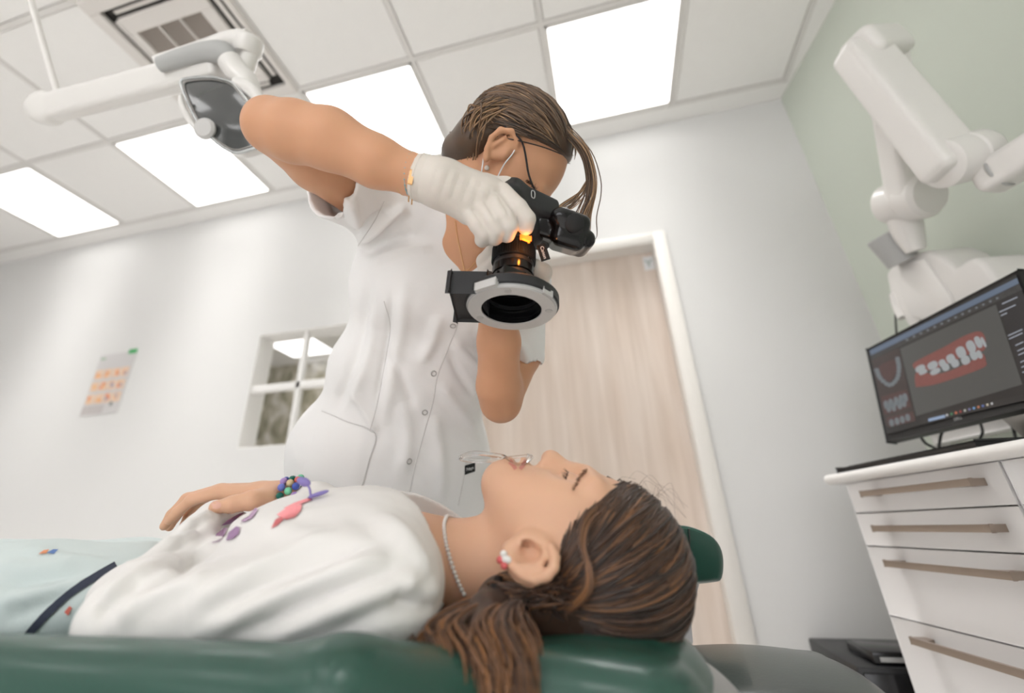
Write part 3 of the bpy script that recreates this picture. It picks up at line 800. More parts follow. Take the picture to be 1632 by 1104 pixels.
# ------------------------------------------------------------------ x-ray unit on the green wall
xr = empty('xray_unit', gw(.75, .0, 1.2), 'white jointed dental x-ray arm mounted on the green wall above the monitor', 'x-ray unit')
def bar(a, b, w, t, rad, wdir):
    a = np.asarray(a, float); b = np.asarray(b, float); ax = nrm(b-a); s = nrm(wdir-ax*np.dot(wdir, ax)); q = np.cross(ax, s)
    return rbox((a+b)/2, (np.linalg.norm(b-a)/2, w/2, t/2), rad, np.array([ax, s, q]))
VW = AX[2]
def XP(px, py, off):
    """point at a pixel on the plane standing 'off' metres out from the green wall"""
    r = P(px, py, 1)-CAM; t = (np.dot(G0-CAM, GN)+off)/np.dot(r, GN); return CAM+r*t
XN = -GN
a0, a1 = XP(1378, 92, .36), XP(1508, 252, .30)
ua = nrm(a1-a0)
S = SDF().add(bar(a0-ua*.045, a1+ua*.045, .118, .09, .020, np.cross(VW, ua)))
sdf_part('upper_arm', S, .006, M_PLASTIC, xr)
b0, b1 = XP(1412, 92, .26), XP(1450, 312, .24)
ub = nrm(b1-b0)
S = SDF().add(bar(b0-ub*.04, b1+ub*.02, .098, .075, .018, np.cross(VW, ub)))
sdf_part('lower_arm', S, .006, M_PLASTIC, xr)
S = SDF().add(bar(XP(1368, 78, .39), XP(1425, 74, .23), .10, .10, .026, V(0, 0, 1))); sdf_part('top_pivot', S, .006, M_PLASTIC, xr)
q0, q1 = XP(1500, 262, .32), XP(1556, 246, .23)
lathe('elbow_joint', q0, q1-q0, [(0, -.01), (.052, -.006), (.06, 0), (.06, .056), (.056, .060), (.056, .062), (.06, .066), (.06, .10), (.05, .118), (0, .122)], M_PLASTIC, xr, 32)
w1, w2 = XP(1563, 292, .24), XP(1690, 216, .20)
S = SDF().add(bar(w1, w2, .078, .078, .02, V(0, 0, 1))); sdf_part('wall_arm', S, .006, M_PLASTIC, xr)
lathe('arm_ring', XP(1592, 275, .232), w2-w1, [(.0395, 0), (.0415, .002), (.0415, .006), (.0395, .008)], M_GREYPL, xr, 32, cap=False)
s_w = np.dot(w2-G0, GU)
tube('wall_bracket', [w2, gw(s_w+.03, .004, w2[2])], .038, M_PLASTIC, xr, 20)
j0, j1 = XP(1412, 326, .24), XP(1478, 310, .22)
ax_ = nrm(j1-j0)
lathe('wrist_joint', j0, ax_, [(0, -.002), (.052, 0), (.060, .008), (.060, .068), (.057, .071), (.065, .076), (.065, .12), (.055, .134), (0, .136)], M_PLASTIC, xr, 32)
tube('drop_tube', [XP(1440, 345, .22), XP(1448, 372, .21), XP(1460, 400, .20)], [.042, .038, .025], M_PLASTIC, xr, 24, 4)
t0, t1 = XP(1404, 376, .24), XP(1446, 424, .19)
lathe('cone', t0, t1-t0, [(.036, 0), (.042, .003), (.042, .10), (0, .10)], M_GREYPL, xr, 28)
lathe('cone_face', t0, t1-t0, [(.036, -.0005), (.0, -.0005)], mat('cone_cap', lin(150, 142, 138), .5, .02), xr, 28, cap=False)
# tube head: rounded block with bevelled shoulders
hd = [(1410, 436), (1424, 418), (1450, 403), (1478, 399), (1500, 408), (1521, 428), (1536, 415), (1553, 409), (1566, 418), (1584, 440), (1604, 482), (1600, 520), (1500, 560), (1446, 520), (1430, 500), (1417, 470)]
prism('tube_head', [XP(x, y, .185) for x, y in hd], XN*.13, M_PLASTIC, xr, bevel=.014, seg=3)
prism('head_cover', [XP(x, y, .195) for x, y in ((1426, 440), (1452, 414), (1470, 412), (1512, 470), (1530, 525), (1452, 505), (1440, 480))], XN*.02, M_PLASTIC, xr, bevel=.005, seg=2)
tube('handle_tube', [XP(1424, 468, .18), XP(1430, 488, .18), XP(1440, 506, .18)], [.012, .013, .016], M_PLASTIC, xr, 16, 4)
tag(tube('xray_cable', [XP(1427, 494, .16), XP(1428, 520, .12), XP(1432, 560, .10), XP(1445, 640, .10), XP(1470, 700, .10)], .003, M_BLACK, None, 8, 5), 'thin black cable hanging from the x-ray head behind the monitor', 'cable')

# ------------------------------------------------------------------ operating lamp on its arm
op = empty('operating_lamp', P(60, 10, 1.28)*V(1, 1, 0)+V(0, 0, ZC), 'white operating lamp on a ceiling pole with a dark glossy lens', 'lamp')
pa, pb = P(92, 152, 1.22), P(20, -120, 1.22)
pb = pa+nrm(pb-pa)*1.0; pb = V(pa[0], pa[1], ZC) if False else pb
pb = pa+(P(49, 0, 1.28)-pa)*1.0; dz = (ZC-pa[2])/(pb[2]-pa[2]); pb = pa+(pb-pa)*dz
tube('pole', [pa, pb], .0085, M_PLASTIC, op, 14)
lathe('ceiling_flange', pb, V(0, 0, -1), [(.06, 0), (.06, .012), (.02, .02)], M_PLASTIC, op, 24)
l0, l1 = P(66, 176, 1.22), P(352, 104, 1.08)
S = SDF().add(bar(l0, l1, .066, .05, .012, AX[1])).add(el(l0, (.03, .036, .036), None), .02)
S.add(bar(l0-V(0, 0, .0), l0+nrm(l1-l0)*.05, .085, .056, .02, AX[1]), .01)
sdf_part('arm', S, .005, M_PLASTIC, op)
tube('arm_cover', [P(255, 103, 1.08), P(290, 92, 1.07), P(330, 83, 1.06), P(355, 84, 1.05), P(368, 94, 1.05)], [.018, .021, .024, .026, .02], M_GREYPL, op, 18, 5, flat=.8, flatdir=AX[2])
tube('top_link', [P(250, 98, 1.12), P(320, 80, 1.10), P(370, 68, 1.08), P(398, 66, 1.08)], [.014, .02, .026, .026], M_PLASTIC, op, 20, 5)
lathe('link_ring', P(398, 60, 1.08), P(392, 92, 1.08)-P(398, 60, 1.08), [(.0, -.002), (.026, 0), (.032, .006), (.032, .036), (.028, .042), (.0, .042)], M_PLASTIC, op, 28)
tube('pivot_pin', [P(400, 82, 1.08), P(384, 132, 1.07)], .020, M_PLASTIC, op, 20)
tube('fork', [P(365, 96, 1.05), P(378, 116, 1.05), P(392, 130, 1.05), P(402, 150, 1.05)], [.026, .027, .026, .022], M_PLASTIC, op, 20, 5)
out = np.array([(286, 130), (300, 123), (330, 121), (352, 124), (372, 132), (392, 155), (404, 176), (413, 205), (416, 232), (400, 240), (377, 245), (356, 236), (334, 218), (312, 192), (297, 162)], float)
cen = out.mean(0)
def opl(q, k=1.0, d=0.0):
    q = cen+(q-cen)*k; dd = .995+(q[0]-350)*-.0003+(q[1]-185)*-.0005; return P(q[0], q[1], dd+d)
sm = catmull(out, 4, True)
M_LENS = mat('smoked_lens', lin(60, 62, 62), .08, .1, 10, spec=.6, coat=.5)
M_CLEAR = mat('clear_plastic', (1, 1, 1), .05, 0, trans=.9, ior=1.3)
prism('housing', [opl(q, .985, .018) for q in sm], VW*.035, M_PLASTIC, op, bevel=.006)
prism('lens', [opl(q, .93, .006) for q in sm], VW*.012, M_LENS, op, bevel=.002)
v, f = tube_data(np.array([opl(q, .97, .004) for q in sm]), .0035, 8, closed=True); mesh('lens_rim', v, f, mat('rim_chrome', lin(190, 192, 192), .15, .02, metal=.6), op, smooth=True)
v, f = tube_data(np.array([opl(q, .90, .004) for q in sm]), .0012, 6, closed=True); mesh('inner_rim', v, f, M_STEEL, op, smooth=True)
lathe('handle_boss', P(328, 206, .988), -VW, [(.023, 0), (.023, .005), (.018, .010), (0, .011)], mat('boss_grey', lin(196, 194, 192), .5, .03), op, 24)
for k in range(9): box('led_window', P(374+k*3.6, 233-k*1.1, .980), (.0036, .002, .007), M_PLASTIC, op, axes=np.array([AX[0], AX[2], AX[1]]))
tube('side_handle', [P(288, 152, 1.015), P(290, 168, 1.015), P(300, 188, 1.01), P(314, 206, 1.01), P(328, 216, 1.01)], [.004, .007, .007, .006, .004], M_PLASTIC, op, 14, 4)
tube('side_handle', [P(376, 132, 1.03), P(392, 138, 1.02), P(408, 152, 1.01), P(420, 176, 1.01), P(420, 210, 1.01)], [.012, .016, .015, .013, .008], M_PLASTIC, op, 14, 4)
# ------------------------------------------------------------------ treatment chair
M_LEATHER = mat('green_leather', lin(42, 80, 69), .36, .06, 14, bump=.10, bscale=260, coat=.25)
M_LEATHER2 = mat('dark_green_leather', lin(52, 60, 56), .38, .06, 14, bump=.10, bscale=260, coat=.2)
M_SHELL = mat('grey_shell', lin(150, 148, 146), .4, .03)
ch = empty('treatment_chair', (-.7, .575, 0), 'dark green leather treatment chair the girl lies on', 'chair')
S = SDF()
S.add(rbox((-.86, .575, .664), (.72, .235, .042), .035))
S.add(rc((-1.56, .352, .690), (-.20, .352, .693), .036), .03).add(rc((-1.56, .798, .690), (-.20, .798, .693), .036), .03)
S.add(rc((-.20, .352, .693), (-.125, .44, .680), .036, .032), .03).add(rc((-.20, .798, .693), (-.125, .71, .680), .036, .032), .03)
sdf_part('backrest', S, .007, M_LEATHER, ch)
tube('seam', [(-1.5, .3195, .672), (-.8, .3195, .674), (-.2, .3195, .676), (-.135, .385, .672)], .0022, M_LEATHER2, ch, 8, 6)
S = SDF()
S.add(el((-.04, .575, .668), (.105, .142, .048))).add(rc((-.085, .455, .676), (.000, .455, .668), .036, .034), .03).add(rc((-.085, .695, .676), (.000, .695, .668), .036, .034), .03)
S.add(rbox((-.04, .575, .655), (.085, .12, .036), .03), .03)
sdf_part('headrest', S, .005, M_LEATHER, ch)
S = SDF().add(el((-.02, .575, .640), (.112, .152, .050))).add(rbox((-.02, .575, .628), (.095, .13, .03), .025), .03)
sdf_part('headrest_shell', S, .006, M_SHELL, ch)
box('headrest_bar', (-.12, .575, .615), (.16, .07, .018), M_STEEL, ch, bevel=.004)
box('backrest_shell', (-.86, .575, .610), (1.40, .40, .05), M_SHELL, ch, bevel=.015)
S = SDF().add(rbox((-1.0, .575, .30), (.13, .12, .30), .04)).add(rbox((-1.0, .575, .03), (.42, .26, .03), .025), .06); sdf_part('base', S, .012, M_PLASTIC, ch)

# ------------------------------------------------------------------ the girl lying in the chair
YM = .575
def Q(px, py, l=0.0):
    """point at a pixel on the upright plane l metres nearer than the girl's midline"""
    r = P(px, py, 1)-CAM; return CAM+r*((YM-l)/r[1])
def mir(p): return V(p[0], 2*YM-p[1], p[2])
M_SKIN_G = mat('skin_girl', lin(222, 176, 146), .48, .05, 24, bump=.05, bscale=320, sss=.12, spec=.35)
girl = empty('person', (-.4, .575, .70), 'girl in a white long-sleeved top lying back in the green chair', 'person')
HT = nrm(Q(1040, 880)-Q(800, 845)); HL = V(0, -1, 0); HU = np.cross(HL, HT); HT = np.cross(HU, HL)
HA = np.array([HT, HL, HU])            # crown, near side, face front
def girl_head(S):
    S.add(el(Q(962, 900), (.080, .070, .083), HA))                       # cranium
    S.add(el(Q(955, 848), (.062, .060, .052), HA), .02)                  # forehead
    S.add(el(Q(890, 838), (.072, .056, .060), HA), .03)                  # face
    S.add(el(Q(826, 782), (.034, .034, .032), HA), .02)                  # mouth mound
    S.add(rc(Q(800, 768), Q(830, 800), .0215, .03), .018)                # chin
    for s in (0, 1):
        g = (lambda p: mir(p)) if s else (lambda p: p)
        S.add(rc(g(Q(862, 872, .050)), g(Q(803, 772, .012)), .019, .017), .025)   # jaw
        S.add(el(g(Q(846, 800, .034)), (.030, .022, .026), HA), .03)              # cheek
        S.add(el(g(Q(885, 800, .042)), (.030, .018, .022), HA), .02)              # cheekbone
        S.add(rc(g(Q(946, 772, .044)), g(Q(930, 757, .014)), .010, .011), .016)   # brow
        S.sub(el(g(Q(907, 742, .032)), (.013, .018, .016), HA), .014)             # socket
        S.add(el(g(Q(906, 770, .030)), (.0125, .014, .0125), HA), .005)           # lid over the eyeball
        S.add(rc(g(Q(866, 743, .010)), g(Q(873, 741, .008)), .0072, .0068), .006) # wing of the nose
    S.add(rc(Q(921, 757), Q(884, 737), .0085, .0095), .016)              # nose bridge
    S.add(rc(Q(884, 737), Q(877, 731), .0095, .0105), .008)              # tip
    for l in (.006, -.006): S.sub(el(Q(860.5, 733, l), (.005, .0036, .0048), HA), .003)
    for l0, c in ((.018, 0), (-.018, 0)):                                # lips, parted by the retractor
        S.add(rc(Q(833, 738, 0), Q(836, 745, l0), .0062, .0045), .006)
        S.add(rc(Q(814, 740, 0), Q(820, 747, l0), .0068, .0045), .006)
    S.sub(rc(Q(825, 733, .012), Q(825, 733, -.012), .0035), .004)
    S.add(rc(Q(872, 890), Q(735, 905), .047, .045), .035)                # neck
    S.add(rc(Q(735, 905), Q(660, 925), .045, .055), .03)
    # near ear, then its mirror image
    for s in (0, 1):
        g = (lambda p: mir(p)) if s else (lambda p: p)
        rim = [(868, 866, .070), (880, 873, .077), (886, 888, .082), (884, 905, .085), (872, 919, .086), (853, 926, .085), (834, 919, .083), (820, 906, .080), (810, 892, .077)]
        rim = [g(Q(846+(q[0]-846)*.97, 888+(q[1]-888)*.94, q[2]+.002)) for q in rim]
        S.add(el(g(Q(846, 890, .070)), (.027, .012, .026), HA), .006)
        S.sub(el(g(Q(843, 887, .085)), (.020, .009, .018), HA), .004)
        S.add(chain(rim, [.0042, .0046, .005, .005, .0052, .005, .005, .005, .0055]), .003)
        S.add(rc(g(Q(812, 876, .072)), g(Q(811, 890, .075)), .0085, .0075), .005)
        S.add(rc(g(Q(867, 888, .080)), g(Q(858, 902, .084)), .0044, .0048), .0025).add(rc(g(Q(858, 902, .084)), g(Q(836, 902, .083)), .0048, .0042), .0025)
        S.add(rc(g(Q(868, 890, .079)), g(Q(862, 876, .077)), .0036, .003), .003)
        S.add(rc(g(Q(830, 868, .073)), g(Q(838, 872, .075)), .0055, .0045), .004)
        S.sub(el(g(Q(846, 882, .078)), (.011, .009, .009), HA), .003)
        S.sub(el(g(Q(840, 866, .072)), (.007, .008, .0035), HA), .002)
# arm skeletons
SH_N, EL_N, WR_N = Q(606, 942, .135), Q(198, 988, .176), Q(342, 828, .025)
SH_F = mir(SH_N); EL_F = V(-.50, .755, .76); WR_F = Q(452, 787, -.01)
HND = .575
def hp(px, py, dl): return Q(px, py, dl)
def girl_hand(S):
    S.add(rc(WR_F, Q(418, 789, .0), .0155, .0165), .01)
    S.add(rc(Q(425, 788, -.012), Q(352, 783, -.014), .0150, .0115), .012)
    S.add(rc(Q(425, 788, .006), Q(352, 784, .008), .0150, .0115), .012)
    S.add(rc(Q(425, 788, -.02), Q(356, 786, -.034), .0140, .0105), .012)
    fing = [[(352, 783, .012), (306, 796, .016), (284, 815, .014), (270, 829, .012)],
            [(350, 782, -.008), (298, 795, -.006), (274, 820, -.006), (262, 838, -.006)],
            [(352, 784, -.026), (302, 797, -.026), (280, 822, -.026), (270, 840, -.026)],
            [(358, 787, -.042), (318, 800, -.044), (300, 822, -.044), (292, 836, -.044)]]
    for f, r in zip(fing, (1, 1.03, 1, .88)):
        S.add(chain([Q(*q) for q in f], [.0098*r, .0082*r, .0072*r, .0062*r]), .004)
    S.add(chain([Q(428, 793, .014), Q(402, 797, .034), Q(372, 803, .046), Q(344, 808, .050)], [.0135, .0115, .0095, .0085]), .008)
def girl_body():
    S = SDF(); girl_head(S)
    S.add(rc(Q(640, 915), Q(470, 930), .06, .050), .04).add(el((-.33, .575, .770), (.125, .12, .050)), .04).add(el((-.48, .575, .742), (.14, .10, .038)), .04).add(el((-.60, .575, .735), (.15, .095, .040)), .05)
    for sh, eb, wr in ((SH_N, EL_N, WR_N), (SH_F, EL_F, WR_F)):
        S.add(rc(Q(640, 915), sh, .045, .036), .03).add(rc(sh, eb, .034, .026), .02).add(rc(eb, wr, .026, .017), .015)
    S.add(rc((-.78, .50, .735), (-1.20, .48, .75), .058, .048), .03).add(rc((-.78, .65, .735), (-1.20, .67, .75), .065, .048), .03)
    S.add(rc((-1.20, .48, .75), (-1.52, .49, .735), .046, .03), .02).add(rc((-1.20, .67, .75), (-1.52, .66, .735), .046, .03), .02)
    # near hand, tucked under the far one
    S.add(rc(WR_N, WR_N+V(.05, .035, -.030), .015, .014), .01)
    for k in range(4): S.add(rc(WR_N+V(.05, .020+.012*k, -.032), WR_N+V(.085, .03+.013*k, -.050), .008, .006), .004)
    girl_hand(S)
    pos, F = S.mesh(.0026)
    return relax(pos, F, 1, .4), F
gb_pos, gb_F = girl_body()
np_mesh('body', gb_pos, gb_F, M_SKIN_G, girl)
gb_bv = bvh_of(gb_pos, gb_F)

# --- white long-sleeved top
M_SHIRT = mat('white_jersey', lin(234, 231, 228), .85, .012, 30, bump=.10, bscale=700, sheen=.15)
S = SDF()
S.add(el((-.335, .575, .775), (.158, .140, .069))).add(el((-.53, .575, .742), (.15, .138, .052)), .06)
S.add(el(Q(560, 872), (.12, .12, .058)), .05)
S.add(el(Q(625, 895, .03), (.060, .115, .055)), .05).add(el(Q(625, 895, -.03), (.060, .115, .055)), .05)
S.add(rc(Q(604, 908, .06), SH_N, .058, .050), .05).add(rc(Q(622, 905, -.06), SH_F, .06, .050), .05)
S.add(rc(SH_N, EL_N, .048, .036), .030).add(rc(EL_N, WR_N, .036, .024), .012)
S.add(rc(WR_N, WR_N+V(.035, .03, -.020), .024, .022), .008)
S.add(rc(SH_F, EL_F, .048, .040), .03).add(rc(EL_F, WR_F+V(.045, .01, -.008), .038, .024), .03)
_c = rc(Q(590, 885), Q(860, 870), .086, .095); _n = np.cross(Q(712, 962, .05)-Q(628, 812), V(0, 1, 0)); _n = nrm(_n)*np.sign(_n[0])
S.sub((lambda p: smax(_c[0](p), -((p-Q(628, 812))@_n), .006), _c[1], _c[2]), .004)            # neck opening, cut on a slant
S.sub(half(V(-.575, .575, .76), (1, 0, .12)), .012)              # hem: cut away towards the feet
gs_pos, gs_F = S.mesh(.0032)
gs_pos = relax(gs_pos, gs_F, 3, .5)
gs_pos = folds(gs_pos, gs_F, [
    ([(225, 950), (270, 918), (312, 893), (345, 862), (364, 838)], -.008, .008), ([(240, 930), (285, 902), (318, 880), (345, 850)], .003, .006),
    ([(300, 965), (380, 925), (470, 880), (540, 850)], 0.0090, .010), ([(330, 985), (420, 935), (500, 900), (600, 862)], -0.0075, .009),
    ([(300, 1010), (420, 960), (520, 920), (620, 885)], 0.0090, .010), ([(360, 1020), (470, 970), (570, 930), (650, 900)], -0.0067, .009),
    ([(410, 1025), (520, 975), (610, 940), (675, 915)], 0.0075, .009), ([(520, 1020), (600, 975), (680, 940)], -0.0060, .008),
    ([(160, 960), (200, 930), (250, 905), (300, 900)], 0.0090, .010), ([(150, 985), (190, 950), (230, 925)], -0.0075, .008), ([(190, 990), (230, 955), (300, 930), (340, 915)], 0.0075, .009),
    ([(190, 905), (235, 900), (280, 880)], 0.0060, .007), ([(215, 885), (260, 880), (300, 862)], -0.0060, .006), ([(235, 868), (280, 862), (315, 845)], 0.0060, .006), ([(255, 850), (295, 846), (325, 828)], -0.0053, .006), ([(272, 833), (305, 832), (335, 815)], 0.0053, .006),
    ([(560, 815), (600, 850), (640, 890)], -0.0045, .012), ([(610, 815), (650, 855), (685, 915)], 0.0045, .010), ([(640, 930), (670, 945), (700, 950)], 0.0060, .008), ([(620, 960), (660, 965), (700, 960)], -0.0060, .008),
    ([(430, 830), (470, 850), (520, 850)], 0.0045, .010), ([(330, 880), (350, 850), (365, 830)], -0.0075, .007)])
n_ = vnormals(gs_pos, gs_F); gs_pos = gs_pos+n_*(noise3(gs_pos, 14, 3)*.0012)[:, None]
np_mesh('long_sleeved_top', gs_pos, gs_F, M_SHIRT, girl)
gs_bv = bvh_of(gs_pos, gs_F)
# neck band
# --- pale blue trousers with a navy side stripe
M_TROU = mat('pale_blue_cotton', lin(206, 217, 216), .85, .03, 30, bump=.12, bscale=500, sheen=.1)
S = SDF().add(el((-.72, .575, .740), (.15, .142, .054))).add(rc((-.74, .505, .732), (-1.22, .47, .752), .066, .058), .04).add(rc((-.74, .645, .732), (-1.22, .68, .752), .066, .058), .04)
S.add(rc((-1.22, .47, .752), (-1.56, .48, .735), .058, .045), .03).add(rc((-1.22, .68, .752), (-1.56, .67, .735), .058, .045), .03)
S.add(el((-.71, .50, .722), (.14, .088, .058)), .03).add(el((-.62, .575, .738), (.13, .136, .053)), .03)
S.sub(half(V(-.535, .575, .76), (-1, 0, -.35)), .006)
gt_pos, gt_F = S.mesh(.0045)
gt_pos = relax(gt_pos, gt_F, 3, .5)
gt_pos = folds(gt_pos, gt_F, [([(0, 900), (60, 905), (130, 900)], .006, .012), ([(0, 930), (70, 925), (140, 915)], -.006, .010), ([(0, 960), (60, 945), (130, 925)], .006, .010), ([(10, 985), (60, 965), (110, 945)], -.005, .009), ([(40, 872), (100, 890), (170, 895)], .005, .01)])
tr = np_mesh('trousers', gt_pos, gt_F, M_TROU, girl)
gt_bv = bvh_of(gt_pos, gt_F)
def patch(name, pts, bv, off, m, parent, cenpt=None):
    """flat applique dropped on cloth"""
    pts = np.array(pts, float); h, nn = hit(bv, *pts.mean(0))
    if h is None: return None
    c = h+nn*off; q = []
    for p_ in pts:                       # keep the patch on one fold of the cloth
        for t in (1, .8, .6, .4, .25):
            a, b = hit(bv, *(pts.mean(0)*(1-t)+p_*t))
            if a is not None and np.linalg.norm(a-h) < .048*t+.004: q.append(a+b*off); break
    n = len(q)
    if n < 3: return None
    return mesh(name, list(q)+[c], [(i, (i+1) % n, n) for i in range(n)], m, parent, smooth=True)
def ribbon(name, path, half_w, bv, off, m, parent):
    path = catmull(np.array(path, float), 6); t = np.gradient(path, axis=0); t /= np.linalg.norm(t, axis=1, keepdims=True); nn = np.c_[-t[:, 1], t[:, 0]]
    vs = []; 
    for p_, k in zip(path, nn):
        a, b = hit(bv, *(p_+k*half_w)), hit(bv, *(p_-k*half_w))
        if a[0] is None or b[0] is None: continue
        vs += [a[0]+a[1]*off, b[0]+b[1]*off]
    fs = [(2*i, 2*i+1, 2*i+3, 2*i+2) for i in range(len(vs)//2-1)]
    return mesh(name, vs, fs, m, parent, smooth=True) if fs else None
ribbon('side_stripe', [(185, 902), (152, 921), (110, 948), (70, 985), (40, 1018)], 6, gt_bv, .002, mat('navy_tape', lin(52, 58, 74), .8, .05), tr)
# --- hair
def hair_mat(name, dark, mid, light):
    m = bpy.data.materials.new(name); m.use_nodes = True; nt = m.node_tree; L = nt.links.new; b = nt.nodes['Principled BSDF']
    at = nt.nodes.new('ShaderNodeAttribute'); at.attribute_name = 'tone'
    r = nt.nodes.new('ShaderNodeValToRGB'); e = r.color_ramp.elements
    e[0].position = 0; e[0].color = dark; e[1].position = 1; e[1].color = light; x = e.new(.5); x.color = mid
    L(at.outputs['Fac'], r.inputs['Fac']); L(r.outputs['Color'], b.inputs['Base Color'])
    b.inputs['Roughness'].default_value = .42; b.inputs['Specular IOR Level'].default_value = .45
    b.inputs['Sheen Weight'].default_value = .1
    return m
def strand_mesh(name, strands, m, parent, seg=5, base=None):
    """strands: list of (pts, radii, tone array); base: (pos, F, tone)"""
    vs = []; fs = []; tn = []; n = 0
    for pts, rad, tone in strands:
        v, f = tube_data(pts, rad, seg, cap=False)
        vs.append(v); fs += [tuple(i+n for i in q) for q in f]; n += len(v)
        tn.append(np.repeat(np.broadcast_to(tone, len(pts)), seg))
    if base is not None:
        pos, F, tone = base
        vs.append(pos); fs += [tuple(int(i)+n for i in q) for q in F]; tn.append(np.broadcast_to(tone, len(pos)))
    vs = np.concatenate(vs); tn = np.concatenate(tn)
    o = mesh(name, vs, fs, m, parent, smooth=True)
    a = o.data.attributes.new('tone', 'FLOAT', 'POINT'); a.data.foreach_set('value', tn.astype(np.float32))
    return o
def on_ell(c, r, A, d):
    """surface point of an ellipsoid in direction d"""
    d = nrm(d); q = A@d; return c+d/np.sqrt(((q/r)**2).sum())
M_HAIR_G = hair_mat('brown_hair', lin(44, 30, 22), lin(88, 60, 42), lin(158, 108, 66))
HC = Q(966, 902); HR = np.array([.086, .0765, .090])
S = SDF().add(el(HC, HR, HA))
hl_a, hl_b = Q(1012, 768, .03), Q(884, 858, .03)
nface = np.cross(V(0, 1, 0), hl_a-hl_b); nface = nface*np.sign(nface@(HU-HT))
S.sub(half(Q(884, 858, .03), -nface), .008)
S.sub(el(Q(840, 888, .075), (.044, .05, .040), HA), .006).sub(el(mir(Q(840, 888, .075)), (.044, .05, .040), HA), .006)
S.add(rc(Q(905, 962, .03), Q(800, 962, .05), .040, .024), .02).add(rc(Q(905, 962, -.03), Q(800, 962, .02), .040, .02), .02)
pony = [Q(800, 960, .05), Q(775, 985, .09), Q(762, 1025, .125), Q(768, 1070, .145), Q(772, 1170, .150)]
S.add(chain(pony, [.018, .017, .018, .018, .015]), .02)
hb_pos, hb_F = S.mesh(.004); hb_pos = relax(hb_pos, hb_F, 2)
tone_b = .12+.1*noise3(hb_pos, 20, 5)
strands = []
GATH = Q(800, 955, .06)
def add_strand(st, k_off, tone, r0=.0013, long=True):
    s = nrm(st-HC); e = nrm(Q(858, 948, .062)-HC)
    ax = nrm(s+e+(-HU*.55+HT*.15)*RNG.uniform(.3, 1.1)+HL*.25)
    P1 = []
    for t in np.linspace(0, 1, 9):
        d = (1-t)**2*s+2*t*(1-t)*ax*1.15+t*t*e
        P1.append(HC+(on_ell(HC, HR, HA, d)-HC)*(k_off+.015*math.sin(t*9+k_off*99)))
    j = RNG.normal(size=3)*.006
    P1.append(Q(826, 953, .064)+j); P1.append(GATH+j*1.2)
    n0 = len(P1)
    if long:
        w = RNG.uniform(-1, 1, 3); ph = RNG.uniform(0, 1.8); amp = RNG.uniform(.003, .006); L_ = RNG.uniform(.75, 1.05)
        for t in np.linspace(.12, L_, 8):
            c = np.array([np.interp(t, np.linspace(0, 1, 5), [p_[a] for p_ in pony]) for a in range(3)])
            wd = (.010+.026*min(1, t*2))*(1-.25*t)
            P1.append(c+V(w[0], w[1]*.8, w[2]*.4)*wd*1.45+V(math.sin(t*9+ph), math.cos(t*8+ph), 0)*amp)
    pts = catmull(np.array(P1), 2)
    u = np.linspace(0, 1, len(pts)); rad = r0*np.clip(np.minimum(u*12, (1-u)*8), .25, 1)
    tn = np.clip(tone+np.where(u > .5, (u-.5)*.75, 0), 0, 1)
    strands.append((pts, rad, tn))
hline = [(1010, 768, 0), (1003, 776, .018), (985, 786, .034), (955, 802, .050), (920, 822, .061), (898, 842, .066), (888, 862, .069), (888, 890, .072), (884, 915, .071), (870, 935, .068)]
hcur = catmull(np.array(hline, float), 8)
for i in range(300):
    q = hcur[RNG.integers(0, len(hcur))]+RNG.normal(size=3)*(4, 4, .002); st = Q(q[0]+RNG.uniform(0, 26), q[1]+RNG.uniform(-3, 12), q[2])
    add_strand(st, RNG.uniform(1.0, 1.045), float(np.clip(RNG.normal(.28, .27), 0, 1)), RNG.uniform(.0008, .0017))
for i in range(240):
    st = on_ell(HC, HR, HA, HT*RNG.uniform(.4, 1)+HU*RNG.uniform(.1, 1)+HL*RNG.uniform(-.9, .3))
    if (st-Q(884, 858, .03))@nface > -.002: continue
    add_strand(st, RNG.uniform(1.0, 1.03), float(np.clip(RNG.normal(.28, .2), 0, 1)), RNG.uniform(.0008, .0016))
for i in range(420):
    d = HT*RNG.uniform(-.3, 1)+HU*RNG.uniform(-.8, .75)+HL*RNG.uniform(-.3, 1.0)
    st = on_ell(HC, HR, HA, d)
    if (st-Q(884, 858, .03))@nface > -.002 or np.linalg.norm(st-Q(845, 888, .072)) < .045: continue
    add_strand(st, RNG.uniform(1.0, 1.06), float(np.clip(RNG.normal(.24, .27), 0, 1)), RNG.uniform(.0009, .002))
for i in range(420):
    w = RNG.uniform(-1, 1, 3); ph = RNG.uniform(0, 1.8); amp = RNG.uniform(.003, .006); P1 = [Q(905, 938, .068)+RNG.normal(size=3)*.010, Q(870, 946, .062)+RNG.normal(size=3)*.007, Q(835, 955, .055)+RNG.normal(size=3)*.007, GATH+RNG.normal(size=3)*.006]
    for t in np.linspace(.15, RNG.uniform(.8, 1.05), 7):
        c = np.array([np.interp(t, np.linspace(0, 1, 5), [p_[a] for p_ in pony]) for a in range(3)]); wd = (.012+.026*min(1, t*2))*(1-.2*t)
        P1.append(c+V(w[0], w[1]*.8, w[2]*.4)*wd*1.4+V(math.sin(t*8+ph), math.cos(t*7+ph), 0)*amp)
    pts = catmull(np.array(P1), 3); u = np.linspace(0, 1, len(pts)); strands.append((pts, RNG.uniform(.0009, .0018)*np.clip(np.minimum(u*10+.2, (1-u)*6), .2, 1), np.clip(RNG.normal(.3, .2)+u*.35, 0, 1)))
